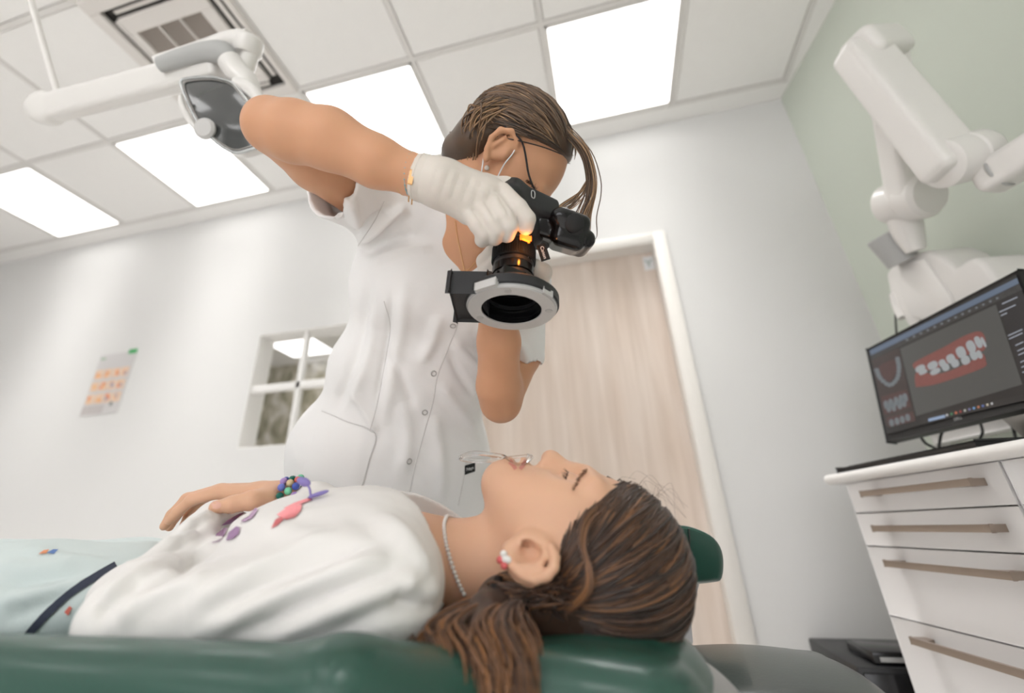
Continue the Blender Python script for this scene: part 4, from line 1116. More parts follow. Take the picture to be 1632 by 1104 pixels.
# light locks crossing the side of the head, and a few flyaways
for k in range(16):
    o_ = RNG.normal(size=2)*4
    pts = [Q(965+o_[0], 806+o_[1], .058), Q(938+o_[0], 830+o_[1], .078), Q(929+o_[0], 870+o_[1], .088), Q(940+o_[0], 910+o_[1], .091), Q(936+o_[0], 945+o_[1], .088), Q(905+o_[0], 975+o_[1], .078)]
    pts = catmull(np.array(pts), 4); strands.append((pts, .0011*np.clip(np.minimum(np.linspace(0, 10, len(pts)), np.linspace(8, 0, len(pts))), .3, 1), .62+.12*RNG.normal()))
for k in range(16):
    x = RNG.uniform(985, 1050); a = Q(x, 772+(x-1000)*.5, RNG.uniform(-.02, .03)); b = Q(x+RNG.uniform(0, 30), 760+(x-1000)*.45+RNG.uniform(-10, 14), RNG.uniform(-.02, .03)); c = Q(x+RNG.uniform(20, 55), 782+(x-1000)*.8+RNG.uniform(-14, 10), 0)
    pts = catmull(np.array([a, b, c]), 5); strands.append((pts, .00012, .5))
strand_mesh('hair', strands, M_HAIR_G, girl, 5, (hb_pos, hb_F, tone_b))
tube('hair_tie', [Q(800, 955, .06)+V(0, math.cos(a)*.02, math.sin(a)*.02)+V(.004*math.cos(a), 0, 0) for a in np.linspace(0, 6.28, 17)[:-1]], .004, mat('hair_tie_cloth', lin(30, 26, 26), .8, .1), girl, 8, closed=True)

# --- face details
def lashes(name, path, bv, ln, m, parent, n=26, r=.00035, up=None, spread=.25, jit=1.0):
    path = catmull(np.array(path, float), 8); out = []
    for k in range(n):
        q = path[int(RNG.integers(0, len(path)))]+RNG.normal(size=2)*jit
        h, nn = hit(bv, *q)
        if h is None: continue
        d = nrm(nn*.35+np.asarray(up)+RNG.normal(size=3)*spread)
        pts = np.array([h-nn*.0005, h+nn*.0006+d*ln*.5, h+nn*.0006+d*ln*.95]); out.append((pts, np.array([r, r*.8, r*.2]), .0))
    vs, fs = merge([tube_data(p_, r_, 4, cap=False) for p_, r_, _ in out])
    return mesh(name, vs, fs, m, parent, smooth=True)
M_BROW = mat('brow_hair', lin(136, 100, 76), .6, .1)
M_LASH = mat('lash_hair', lin(52, 36, 28), .6, .1)
M_LIP = mat('lip_skin', lin(206, 132, 118), .4, .06, 60)
lashes('eyebrow', [(915, 778), (921, 768), (928, 758), (934, 751), (936, 748)], gb_bv, .007, M_BROW, girl, 120, .00022, nrm(Q(917, 776, .045)-Q(935, 750, .015))*1.4, .16, 1.3)
lashes('eyelashes', [(903, 764), (904, 757), (906, 751)], gb_bv, .007, M_LASH, girl, 16, .00024, -HT*.9+HU*.4+HL*.3, .2)
ribbon('eyelid_crease', [(902, 763), (903.5, 757), (906, 751.5)], .8, gb_bv, .0004, M_LASH, girl)
ribbon('lips', [(812, 736), (818, 742), (822, 748)], 3, gb_bv, .0004, M_LIP, girl)
ribbon('lips', [(838, 733), (834, 741), (829, 748)], 3, gb_bv, .0004, M_LIP, girl)
# thumb nail
patch('thumb_nail', [(337, 803), (340, 799), (347, 799), (353, 802), (353, 807), (347, 811), (340, 810)], gb_bv, .0006, mat('nail', lin(224, 176, 158), .3, .02), girl)
# --- necklace of small white beads
M_BEAD = mat('white_beads', lin(236, 232, 228), .35, .02)
nk = empty('necklace', Q(720, 890, .05), None, None); nk.parent = girl; nk.location = Vector(Q(720, 890, .05))-girl.location
tag(nk, 'white bead necklace')
cc = catmull(np.array([(713, 822), (708, 836), (709, 856), (714, 880), (722, 905), (732, 930), (742, 950)], float), 12)
near = [q for q in [hit(gb_bv, *p_) for p_ in cc] if q[0] is not None]
near = np.array([a+b*.0015 for a, b in near])
far = np.array([mir(q) for q in near[::-1]])
ring = np.concatenate([far, near]); ring = ring[(ring[:, 1] < .70)]
dd = np.r_[0, np.cumsum(np.linalg.norm(np.diff(ring, axis=0), axis=1))]
bead_me = None
for s_ in np.arange(0, dd[-1], .0046):
    p_ = np.array([np.interp(s_, dd, ring[:, a]) for a in range(3)])
    if bead_me is None:
        bm = bmesh.new(); bmesh.ops.create_icosphere(bm, subdivisions=1, radius=.0027); o = frombm('bead', bm, M_BEAD, nk, smooth=True, world=False); bead_me = o.data
    else: o = bpy.data.objects.new('bead', bead_me); link(o, nk)
    o.location = Vector(p_)-Vector(Q(720, 890, .05)); o.rotation_euler = (RNG.uniform(0, 3), 0, 0)
# --- earring
eg = empty('earring', (0, 0, 0)); eg.parent = girl; tag(eg, 'white and pink flower earring'); eg.location = Vector(Q(803, 890, .085))-girl.location
for k, (dx, dz, c) in enumerate(((0, .004, 0), (.004, -.001, 0), (-.004, -.001, 1), (0, -.006, 1), (.001, 0, 0))):
    bm = bmesh.new(); bmesh.ops.create_icosphere(bm, subdivisions=2, radius=.0036); o = frombm('petal', bm, [M_BEAD, mat('pink_enamel', lin(214, 96, 96), .3, .03)][c], eg, smooth=True, world=False); o.location = (dx, 0, dz); o.scale = (1, .6, 1)
# --- bracelets of coloured beads on the far wrist
br = empty('bracelet', (0, 0, 0)); br.parent = girl; bc = Q(462, 788, -.005); br.location = Vector(bc)-girl.location; tag(br, 'bracelets of coloured beads')
wd = nrm(Q(452, 787, -.01)-Q(418, 789, 0)); w1 = nrm(np.cross(wd, V(0, 1, 0))); w2 = np.cross(wd, w1)
bcol = [mat('bead_%d' % i, lin(*c), .3, .03) for i, c in enumerate(((64, 84, 170), (120, 200, 160), (30, 110, 96), (170, 140, 200), (220, 110, 100), (214, 190, 150), (110, 120, 200)))]
for rg, (off, r_) in enumerate(((-.007, .0195), (.003, .0205), (.012, .021))):
    for k in range(11):
        a = 2*math.pi*k/11+rg*.3
        bm = bmesh.new(); bmesh.ops.create_icosphere(bm, subdivisions=2, radius=.0052); o = frombm('bead', bm, bcol[(k*3+rg*2+k//4) % 7], br, smooth=True, world=False)
        o.location = Vector(wd*off+w1*math.cos(a)*r_+w2*math.sin(a)*r_); o.scale = (1, 1, 1) if k % 3 else (.8, 1.25, .9)
# --- shiny appliques on the top
M_SEQ1 = mat('lilac_sequins', lin(190, 150, 196), .25, .25, 400, metal=.5); M_SEQ2 = mat('pink_sequins', lin(222, 120, 124), .28, .25, 400, metal=.45); M_SEQ3 = mat('violet_felt', lin(140, 128, 190), .7, .1)
for nm, pts, m_ in (('wing_applique', [(338, 866), (344, 852), (356, 842), (365, 843), (362, 854), (352, 864)], M_SEQ1), ('wing_applique', [(362, 862), (366, 850), (378, 840), (384, 842), (382, 852), (372, 860)], M_SEQ1),
                    ('wing_applique', [(350, 838), (362, 828), (380, 820), (398, 812), (400, 818), (386, 828), (366, 836)], M_SEQ1), ('wing_applique', [(384, 832), (396, 826), (403, 816), (410, 808), (412, 814), (404, 826), (392, 833)], M_SEQ1),
                    ('wing_applique', [(434, 843), (440, 830), (450, 824), (452, 830), (444, 838)], M_SEQ2), ('wing_applique', [(442, 822), (456, 812), (470, 808), (482, 806), (480, 816), (470, 826), (456, 830), (448, 826)], M_SEQ2),
                    ('wing_applique', [(452, 812), (470, 803), (490, 796), (500, 793), (496, 799), (478, 806), (462, 812)], M_SEQ2)):
    patch(nm, pts, gs_bv, .0018, m_, girl)
h0, _ = hit(gs_bv, 496, 797)
if h0 is None: h0 = Q(496, 797, 0)
tube('felt_antenna', [h0, h0+V(-.004, 0, .012), h0+V(-.009, 0, .018)], .0012, M_SEQ3, girl, 6, 4)
S = SDF().add(el(h0+V(-.013, 0, .020), (.010, .004, .005), np.array([nrm(V(1, 0, -.35)), V(0, 1, 0), nrm(V(.35, 0, 1))]))); sdf_part('felt_wing', S, .0018, M_SEQ3, girl)
S = SDF().add(el(h0+V(.008, 0, .006), (.014, .004, .0025), np.array([nrm(V(1, 0, .25)), V(0, 1, 0), nrm(V(-.25, 0, 1))]))); sdf_part('felt_wing', S, .0018, M_SEQ3, girl)
# embroidery on the trousers
for pts, m_ in (([(62, 884), (70, 878), (78, 877), (74, 883)], mat('orange_thread', lin(226, 150, 110), .7, .05)), ([(76, 882), (84, 877), (92, 877), (86, 884)], mat('blue_thread', lin(96, 130, 190), .7, .05)), ([(104, 975), (112, 965), (116, 968), (110, 980)], mat('coral_thread', lin(226, 120, 104), .7, .05))):
    patch('embroidery', pts, gt_bv, .0015, m_, tr)

# ------------------------------------------------------------------ clear cheek retractor in the mouth
rt = empty('cheek_retractor', Q(815, 735), 'clear plastic cheek retractor in the girl\'s mouth', 'retractor')
M_CLR = mat('clear_acrylic', (.97, .97, .97), .06, 0, trans=1.0, ior=1.42)
tube('handle_loop', [Q(*q) for q in ((803, 728, .004), (780, 724, .012), (755, 722, .014), (737, 727, .006), (736, 731, -.006), (755, 734, -.014), (782, 734, -.012), (803, 732, -.004))], .0028, M_CLR, rt, 10, 5, closed=True)
tube('lip_channel', [Q(806, 728, 0), Q(812, 732, .018), Q(826, 741, .026), Q(840, 735, .020), Q(846, 727, .004), Q(843, 725, -.012)], .0030, M_CLR, rt, 10, 5, flat=.6, flatdir=HU)
tube('cross_bar', [Q(803, 730, 0), Q(824, 728, .0), Q(846, 726, 0)], .0018, M_CLR, rt, 8, 3)
# ------------------------------------------------------------------ dentist's stool beyond the headrest
st = empty('dentist_stool', (.20, .88, 0), 'dark green padded stool with a curved backrest on a white bracket', 'stool')
S = SDF().add(rbox((.155, .84, .585), (.135, .145, .035), .034)).add(el((.155, .84, .60), (.13, .14, .035)), .02)
sdf_part('seat', S, .006, M_LEATHER2, st)
prism('backrest', [P(x, y, .775) for x, y in catmull(np.array([(1030, 838), (1075, 836), (1108, 841), (1140, 858), (1154, 885), (1152, 922), (1135, 929), (1100, 932), (1030, 936)], float), 4, True)], V(0, .06, 0), M_LEATHER, st, bevel=.010, seg=3)
tube('backrest_seam', [P(1098, 842, .774), P(1099, 862, .773), P(1098, 905, .773), P(1096, 928, .774)], .0015, M_LEATHER2, st, 6, 4)
prism('backrest_bracket', [P(1030, 925, .80), P(1118, 930, .79), P(1108, 945, .80), P(1102, 965, .80), P(1102, 990, .80), P(1106, 1030, .80), P(1030, 1030, .80)], V(0, .03, 0), mat('bracket_white', lin(214, 214, 216), .35, .01), st, bevel=.006)
tube('backrest_post', [P(1066, 1000, .81), P(1066, 1040, .83), V(.13, .95, .53), V(.155, .84, .53)], .014, M_STEEL, st, 14, 6)
tube('column', [(.155, .84, .06), (.155, .84, .56)], .03, M_STEEL, st, 20)
for k in range(5):
    a = 2*math.pi*k/5; c = V(.155, .84, .05); q = c+V(math.cos(a)*.26, math.sin(a)*.26, -.005)
    lg = tube('base_leg', [c, q], [.024, .014], M_STEEL, st, 12); lathe('castor', q+V(0, -.012, -.022), (0, 1, 0), [(.0, 0), (.022, .001), (.022, .023), (0, .024)], M_BLACK, lg, 16)
# ------------------------------------------------------------------ the photo camera with macro ring flash (held, lens down)
M_CAMB = mat('camera_body', lin(34, 34, 36), .5, .08, 60, bump=.2, bscale=900)
M_RUB = mat('camera_rubber', lin(22, 22, 23), .7, .08, 60, bump=.2, bscale=1200)
M_RINGW = mat('flash_diffuser', lin(186, 184, 182), .28, .03, 80, coat=.3)
CA = nrm(-VW*.46+AX[1]*.87-AX[0]*.06)                    # lens axis, pointing down
CH = nrm(AX[0]*.93-AX[1]*.30+VW*.1); CH = nrm(CH-CA*(CH@CA))   # towards the top of the camera
CF = CH.copy(); CWF = np.cross(CA, CF); CWF = CWF*np.sign(CWF@VW)    # axes of the flash
CH = nrm(AX[0]*.85+AX[1]*.35+VW*.36); CH = nrm(CH-CA*(CH@CA))
CW = np.cross(CA, CH)                                    # along the body
if CW@VW < 0: CW = -CW
RC = P(815, 494, .600)                                   # centre of the ring face
dc = empty('photo_camera', RC-CA*.1, 'black photo camera with lens and ring flash pointing down at the girl', 'camera')
def lc(r_prof, nm, m, seg=48, c=RC, parent=dc, sharp=30): return lathe(nm, c, CA, r_prof, m, parent, seg, cap=False, sharp=sharp)
# ring flash
lc([(.058, 0), (.0600, -.003), (.0600, -.005)], 'ring_edge', mat('clear_edge', lin(168, 168, 168), .15, 0, coat=.5))
lc([(.0395, -.002), (.040, .0005), (.0575, .0005), (.0595, -.002)], 'diffuser_ring', M_RINGW)
lc([(.0600, -.004), (.0625, -.006), (.0625, -.017), (.057, -.022), (.033, -.024), (.033, -.018)], 'ring_housing', M_CAMB)
lc([(.0395, -.001), (.0385, -.008), (.0370, -.008), (.0365, -.016), (.0335, -.016), (.033, -.026), (.029, -.027), (.0275, -.042), (.0235, -.043), (.0225, -.056), (0, -.060)], 'ring_bore', M_BLACKG)
lx = -CF                                                  # towards the battery end of the flash
box('flash_end_block', RC-CA*.0170+lx*.054, (.046, .078, .022), M_CAMB, dc, axes=np.array([CF, CWF, CA]), bevel=.006)
box('lock_slider', RC-CA*.026-CWF*.042, (.030, .016, .010), M_BLACKG, dc, axes=np.array([CH, CW, CA]), bevel=.002)
box('window_clip', RC-CA*.004-CWF*.055-CF*.030, (.030, .006, .009), M_RINGW, dc, axes=np.array([nrm(CF*.86-CWF*.5), nrm(CWF*.86+CF*.5), CA]), bevel=.001)
box('window_clip', RC-CA*.004-CWF*.040+CF*.044, (.016, .005, .007), M_RINGW, dc, axes=np.array([nrm(CF*.7+CWF*.7), nrm(CWF*.7-CF*.7), CA]), bevel=.001)
for a in (.6, 2.2, 4.2): lathe('ring_stud', RC+CA*.0006+(CH*math.cos(a)-CW*math.sin(a))*.049, CA, [(.005, 0), (.0045, .0008), (0, .001)], mat('stud', lin(172, 170, 168), .35, 0), dc, 16)
box('rating_label', RC-CA*.017+lx*.0772-CWF*.010, (.0006, .014, .010), mat('label_white', lin(170, 170, 170), .5, .1, 200), dc, axes=np.array([CF, CWF, CA]))
# lens barrel with rings
rings = [(-.022, .0295, .010, M_BLACKG), (-.032, .0280, .012, M_CAMB), (-.044, .0290, .010, M_BLACKG), (-.054, .0280, .006, M_CAMB), (-.060, .0300, .020, M_RUB), (-.080, .0285, .006, M_CAMB), (-.086, .0310, .014, M_RUB), (-.100, .0325, .012, M_CAMB)]
rings = [(-.022+(h_+.022)*1.32, r_, w_*1.32, m_) for h_, r_, w_, m_ in rings]
for h_, r_, w_, m_ in rings:
    lc([(r_-.002, h_), (r_, h_-.001), (r_, h_-w_+.001), (r_-.002, h_-w_)], 'lens_ring', m_)
for h_, r_, w_ in ((-.072, .0303, .026), (-.106, .0313, .018)):
    bm = bmesh.new()
    for k in range(60):
        a = 2*math.pi*k/60; rd = CH*math.cos(a)+CW*math.sin(a); tg = -CH*math.sin(a)+CW*math.cos(a)
        bm_box(bm, RC+CA*(h_-w_/2)+rd*r_, (.0012, .0014, w_*.8), np.array([rd, tg, CA]))
    tag(frombm('grip_ribs', bm, M_RUB, dc), kind='stuff')
lc([(.0297, -.0245), (.0297, -.0275)], 'scale_line', mat('lens_scale', lin(120, 118, 116), .5, .2, 300))
# body
BC = RC-CA*.158-CW*.004+CH*.008
S = SDF().add(rbox(BC, (.040, .044, .021), .008, np.array([CH, CW, CA])))
S.add(rc(BC-CW*.036-CH*.042+CA*.006, BC-CW*.030-CH*.036-CA*.010, .017), .012)             # grip
S.add(rbox(BC+CH*.046+CW*.008+CA*.004, (.018, .026, .018), .008, np.array([CH, CW, CA])), .016)   # prism hump
S.add(rc(BC+CA*.016, BC+CA*.026, .036, .034), .006)                                      # mount
sdf_part('body', S, .0026, M_CAMB, dc)
box('rear_screen', BC-CA*.023, (.050, .066, .005), M_BLACKG, dc, axes=np.array([CH, CW, CA]), bevel=.002)
S = SDF().add(rbox(BC-CA*.026+CH*.044+CW*.008, (.012, .018, .010), .006, np.array([CH, CW, CA]))); sdf_part('eyecup', S, .002, M_RUB, dc)
pc_ = BC-CW*.0450-CH*.010-CA*.004
v, f = tube_data(np.array([pc_+CH*x+CA*y for x, y in catmull(np.array([(-.002, -.006), (.002, -.006), (.003, 0), (.002, .006), (-.002, .006), (-.003, 0)]), 4, True)]), .0007, 6, closed=True); mesh('port_cover', v, f, mat('port_edge', lin(190, 190, 188), .4, 0), dc, smooth=True)
for k in range(3): lathe('button', BC-CW*(.030-.02*k)-CA*.022+CH*.036, -CA, [(.004, 0), (.004, .002), (.003, .003), (0, .003)], M_BLACKG, dc, 14)
lathe('mode_dial', BC+CH*.040-CW*.028, CH, [(.011, 0), (.011, .008), (.009, .010), (0, .010)], M_RUB, dc, 24)
# flash control unit in the hot shoe
FC = P(906, 372, .655)
FA = np.array([nrm(AX[0]*.95+AX[1]*.28), nrm(AX[1]*.95-AX[0]*.28), VW])
S = SDF().add(rbox(FC, (.024, .026, .032), .012, FA)).add(rc(FC+FA[0]*.006-FA[1]*.010-FA[2]*.02, FC-FA[0]*.020-FA[1]*.014-FA[2]*.02, .014), .006)
S.add(rc(FC+FA[0]*.024+FA[1]*.004-FA[2]*.012, FC+FA[0]*.024+FA[1]*.012+FA[2]*.02, .014, .013), .004)
S.add(rbox(FC-FA[0]*.034+FA[1]*.004, (.016, .014, .016), .005, FA), .004)
sdf_part('flash_controller', S, .002, M_BLACKG, dc)
lathe('controller_knob', FC-FA[2]*.033-FA[1]*.008, -FA[2], [(.013, 0), (.013, .003), (.010, .005), (0, .005)], M_RUB, dc, 24)
# the amber glow of the focus lamp and strap lug with lettering
lm = box('focus_lamp', P(838, 379, .602), (.012, .004, .004), mat('amber_lamp', (.8, .3, .05), .4, 0, emit=(1, .22, .02), estr=1.4), dc, axes=np.array([CH, CW, CA]), bevel=.002)
gl_ = bpy.data.lights.new('focus_light', 'POINT'); gl_.energy = .05; gl_.color = (1, .30, .03); gl_.shadow_soft_size = .003
go_ = bpy.data.objects.new('focus_light', gl_); COL.objects.link(go_); go_.parent = dc; go_.location = Vector(P(840, 392, .592))-dc.location
sb = P(866, 402, .615)
SA = np.array([nrm(AX[0]*.30+AX[1]*.95), nrm(AX[0]*.95-AX[1]*.30), VW])
box('strap_tab', sb, (.020, .0095, .003), M_RUB, dc, axes=SA, bevel=.0014)
text('strap_lettering', 'Canon', sb-SA[0]*.0085-SA[1]*.0018*(-1)-VW*.0018-SA[1]*.004, SA[0], -SA[1]*-1, .0066, mat('strap_white', lin(214, 214, 214), .5, 0), dc)
# ------------------------------------------------------------------ the dentist
M_SKIN_D = mat('skin_dentist', lin(208, 156, 122), .46, .07, 18, bump=.06, bscale=300, sss=.10, spec=.35)
M_COAT = mat('white_tunic', lin(242, 240, 239), .75, .012, 20, bump=.06, bscale=900, sheen=.1)
M_GLOVE = mat('latex_glove', lin(216, 207, 198), .5, .03, 60, bump=.10, bscale=400, sss=.05)
dent = empty('person', (-.45, .93, 0), 'dentist in a white short-sleeved tunic bending over the girl with a camera', 'person')
# head frame
DT = nrm(AX[0]*.86-AX[1]*.50-VW*.10); DU = nrm(AX[0]*.50+AX[1]*.86+VW*.05); DU = nrm(DU-DT*(DU@DT)); DL = np.cross(DT, DU)   # crown, face, left (away)
DHC = P(806, 263, .80); DA = np.array([DL, DU, DT])
def hd_(x, y, z): return DHC+DL*x+DU*y+DT*z
def dent_head(S):
    S.add(el(hd_(0, -.012, .033), (.073, .094, .083), DA)).add(el(hd_(0, .030, -.022), (.057, .062, .085), DA), .03)
    S.add(rc(hd_(0, .035, -.07), hd_(0, .078, -.092), .034, .018), .02)
    for s in (-1, 1):
        S.add(rc(hd_(s*.048, 0, -.058), hd_(s*.014, .076, -.094), .017, .015), .02).add(el(hd_(s*.036, .062, -.030), (.026, .026, .026), DA), .02)
        S.add(rc(hd_(s*.012, .088, .022), hd_(s*.043, .072, .020), .011, .011), .014).sub(el(hd_(s*.033, .100, .003), (.019, .018, .013), DA), .012)
        S.add(el(hd_(s*.031, .075, .003), (.0135, .0135, .0125), DA), .004).add(rc(hd_(s*.010, .098, -.036), hd_(s*.007, .104, -.034), .008), .006)
        c = hd_(s*.074, -.012, -.004)
        rim = [hd_(s*.070, .004, .018), hd_(s*.076, -.006, .027), hd_(s*.082, -.022, .026), hd_(s*.086, -.032, .012), hd_(s*.084, -.030, -.006), hd_(s*.080, -.020, -.020), hd_(s*.076, -.008, -.029)]
        S.add(el(hd_(s*.072, -.012, .0), (.009, .018, .024), DA), .006).sub(el(hd_(s*.087, -.011, .0), (.010, .012, .016), DA), .004)
        S.add(chain(rim, [.004, .0045, .0048, .0048, .0045, .0045, .006]), .003)
        S.add(rc(hd_(s*.080, -.020, .012), hd_(s*.080, -.018, -.010), .0035), .004).add(rc(hd_(s*.073, .003, -.004), hd_(s*.075, .001, .002), .005), .004)
    S.add(rc(hd_(0, .092, .014), hd_(0, .110, -.026), .0085, .011), .014).add(rc(hd_(0, .110, -.026), hd_(0, .113, -.031), .011, .0115), .006)
    S.add(rc(hd_(0, .088, -.060), hd_(0, .086, -.072), .016, .016), .012)
# joints
D_NECK = P(752, 344, .86); D_SR, D_ER, D_WR = P(606, 325, .84), P(432, 200, .615), P(664, 281, .60)
D_SL, D_EL, D_WL = P(822, 450, .86), P(798, 640, .775), P(790, 470, .69)
C1, C2, C3, C4, C5 = P(698, 372, .90), P(695, 450, .91), P(652, 600, .945), P(625, 722, .975), P(612, 860, 1.0)
SIDE = nrm(P(800, 450, .93)-P(560, 430, .88))
ARM_R = [D_SR, P(505, 258, .70), D_ER, P(468, 210, .603), P(525, 222, .598), P(600, 258, .598), D_WR]
ARM_RR = [.050, .043, .0345, .0385, .0385, .0325, .0265]
ARM_L = [D_SL, P(826, 560, .83), D_EL, P(795, 615, .76), P(795, 545, .725), D_WL]
ARM_LR = [.048, .042, .033, .036, .033, .026]
# hands (fingers as joint chains: pixel x, y, depth)
HR_PALM = [(D_WR, .0265), (P(700, 292, .598), .028), (P(742, 312, .598), .030)]
HR_F = [[(800, 306, .600), (826, 331, .592), (840, 349, .590), (838, 362, .594)],
        [(788, 322, .592), (804, 345, .586), (812, 361, .586), (808, 374, .592)],
        [(770, 332, .590), (784, 353, .584), (792, 367, .585), (788, 379, .592)],
        [(750, 340, .592), (763, 359, .588), (772, 372, .589), (769, 382, .596)]]
HR_T = [(730, 296, .618), (772, 294, .632), (806, 298, .640), (826, 303, .646)]
HL_F = [[(800, 470, .70), (776, 440, .690), (772, 416, .672), (786, 398, .652)],
        [(806, 470, .70), (782, 452, .690), (776, 432, .668), (792, 418, .648)],
        [(812, 474, .70), (786, 462, .690), (778, 446, .668), (794, 436, .650)],
        [(818, 476, .70), (792, 470, .690), (782, 458, .670), (796, 450, .654)]]
HL_T = [(836, 470, .70), (858, 452, .690), (864, 434, .670), (852, 424, .655)]
def hands(S, g):
    S.add(rc(HR_PALM[0][0], HR_PALM[1][0], .0265+g, .027+g), .01).add(rc(HR_PALM[1][0], P(770, 314, .602), .027+g, .023+g), .015)
    S.add(rc(HR_PALM[1][0], P(748, 336, .600), .026+g, .018+g), .015).add(rc(P(720, 290, .605), P(788, 306, .610), .022+g, .016+g), .015)
    for f in HR_F: S.add(chain([P(*q) for q in f], [.0118+g, .0110+g, .0102+g, .0095+g]), .0022)
    S.add(chain([P(*q) for q in HR_T], [.017+g, .0125+g, .0115+g, .010+g]), .010)
    S.add(rc(D_WL, P(806, 476, .70), .026+g, .027+g), .015)
    for f in HL_F: S.add(chain([P(*q) for q in f], [.0125+g, .0112+g, .0102+g, .0092+g]), .0045)
    S.add(chain([P(*q) for q in HL_T], [.016+g, .0135+g, .012+g, .010+g]), .008)
HIPL, HIPR = P(690, 860, 1.02), P(545, 850, .99)
def leg(h): return [h, V(h[0]+.01, h[1]-.01, .48), V(h[0], h[1]+.02, .07)]
def dent_body():
    S = SDF(); dent_head(S)
    S.add(rc(hd_(0, -.022, -.05), D_NECK, .045, .047), .025)
    S.add(rc(D_NECK, C1, .050, .065), .03)
    for a, b, ra, rb in ((C1, C2, .115, .125), (C2, C3, .125, .115), (C3, C4, .115, .155), (C4, C5, .155, .165)): S.add(ec(a, b, ra, rb, SIDE, .62), .05)
    S.add(rc(P(748, 395, .850), P(750, 470, .86), .046, .056), .04)
    S.add(rc(P(722, 352, .892), D_SR, .042, .046), .03).add(rc(D_NECK, D_SL, .045, .046), .04)
    S.add(chain(ARM_R, ARM_RR), .012).add(chain(ARM_L, ARM_LR), .012)
    hands(S, -.0012)
    for h_ in (HIPL, HIPR):
        L_ = leg(h_); S.add(chain(L_, [.085, .055, .035]), .03); S.add(rc(L_[2], L_[2]+V(0, -.13, -.035), .035, .03), .02)
    pos, F = S.mesh(.0030); return relax(pos, F, 1, .4), F
db_pos, db_F = dent_body()
np_mesh('body', db_pos, db_F, M_SKIN_D, dent); db_bv = bvh_of(db_pos, db_F)

# --- white tunic
def vprism(pts, d0, d1):
    """convex wedge: pixel outline pushed through from depth d0 to d1"""
    A0 = [P(x, y, d0) for x, y in pts]; A1 = [P(x, y, d1) for x, y in pts]; c = np.mean(A0+A1, 0); pl = []
    for i in range(len(pts)):
        n = np.cross(A0[(i+1) % len(pts)]-A0[i], A1[i]-A0[i]); n = nrm(n); n = n*np.sign((A0[i]-c)@n); pl.append((A0[i], n))
    pl += [(A0[0], -VW), (A1[0], VW)]
    def f(p): return np.max([(p-a)@n for a, n in pl], 0)
    allp = np.array(A0+A1); return f, allp.min(0), allp.max(0)
S = SDF()
for a, b, ra, rb in ((C1, C2, .120, .142), (C2, C3, .142, .138), (C3, C4, .140, .192), (C4, C5, .192, .235)): S.add(ec(a, b, ra, rb, SIDE, .62), .05)
S.add(el(P(668, 455, .865), (.072, .06, .06)), .05).add(el(P(755, 470, .865), (.075, .06, .06)), .05)
S.add(rc(P(712, 348, .875), D_SR, .062, .062), .04).add(rc(P(735, 360, .885), D_SL, .062, .062), .04)
SLV_R = nrm(ARM_R[1]-ARM_R[0]); SE_R = P(528, 292, .735)
S.add(rc(D_SR, SE_R, .062, .058), .025)
SE_L = P(824, 565, .825)
S.add(rc(D_SL, SE_L, .056, .050), .03)
_u = nrm(D_SR-SE_R); S.sub(rbox(P(524, 306, .735)-_u*.080, (.080, .12, .12), .002, np.array([_u, *_frame(_u)])), .002)   # cut the right sleeve square
# hollow sleeves
S.sub(rc(SE_R-nrm(D_SR-SE_R)*.06, D_SR+(SE_R-D_SR)*.55, .052, .050), .003)
_w = nrm(SE_L-D_SL); S.sub(rbox(SE_L+_w*.10, (.080, .09, .09), .002, np.array([_w, *_frame(_w)])), .002)
S.sub(rc(SE_L+_w*.06, SE_L-_w*.06, .043, .043), .003)
S.sub(vprism([(712, 300), (714, 345), (719, 375), (741, 440), (776, 396), (815, 340), (815, 290)], .70, .925), .004)
pos, F = S.mesh(.0036)
pos = relax(pos, F, 3, .5)

pos = folds(pos, F, [
    ([(560, 395), (590, 375), (625, 345), (650, 330)], 0.0114, .010), ([(565, 375), (595, 350), (625, 330)], -0.0095, .008), ([(575, 405), (620, 385), (660, 372)], -0.0095, .009), ([(585, 420), (640, 400), (690, 395)], 0.0076, .010),
    ([(625, 470), (618, 530), (608, 590), (600, 640)], -0.0066, .006), ([(645, 450), (640, 520), (625, 600), (612, 680)], 0.0066, .012), ([(600, 480), (590, 560), (560, 640)], 0.0076, .012), ([(590, 440), (578, 520), (556, 600), (530, 660)], -0.0076, .012),
    ([(700, 500), (690, 540), (670, 580)], 0.0076, .012), ([(720, 540), (745, 570), (765, 590)], 0.0095, .010), ([(715, 560), (735, 600), (755, 630)], -0.0076, .009), ([(700, 610), (730, 650), (760, 690)], 0.0076, .012),
    ([(640, 640), (650, 690), (640, 760)], 0.0076, .014), ([(690, 660), (700, 720), (705, 790)], 0.0076, .014), ([(560, 620), (585, 660), (600, 690)], 0.0076, .009), ([(610, 560), (640, 600), (660, 660)], -0.0057, .010),
    ([(545, 300), (560, 330), (575, 370)], 0.0095, .010), ([(525, 310), (540, 340), (560, 375)], -0.0076, .008), ([(820, 540), (835, 560), (846, 590)], 0.0076, .008)])
n_ = vnormals(pos, F); pos = pos+n_*(noise3(pos, 9, 8)*.0016)[:, None]
dt_pos, dt_F = pos, F
np_mesh('tunic', dt_pos, dt_F, M_COAT, dent); dt_bv = bvh_of(dt_pos, dt_F)
M_SEAM = mat('tunic_seam', lin(214, 211, 209), .8, .02)
def seam(name, px, bv, r, m, parent, off=.0002):
    q = ray_strip(bv, catmull(np.array(px, float), 6), off)
    return tube(name, q, r, m, parent, 6) if len(q) > 2 else None
seam('front_edge', [(741, 441), (736, 480), (728, 520), (712, 560), (697, 600), (690, 640), (676, 690), (662, 740), (650, 800)], dt_bv, .0010, M_SEAM, dent)
seam('princess_seam', [(612, 480), (622, 520), (615, 570), (602, 640), (590, 685)], dt_bv, .0008, M_SEAM, dent)
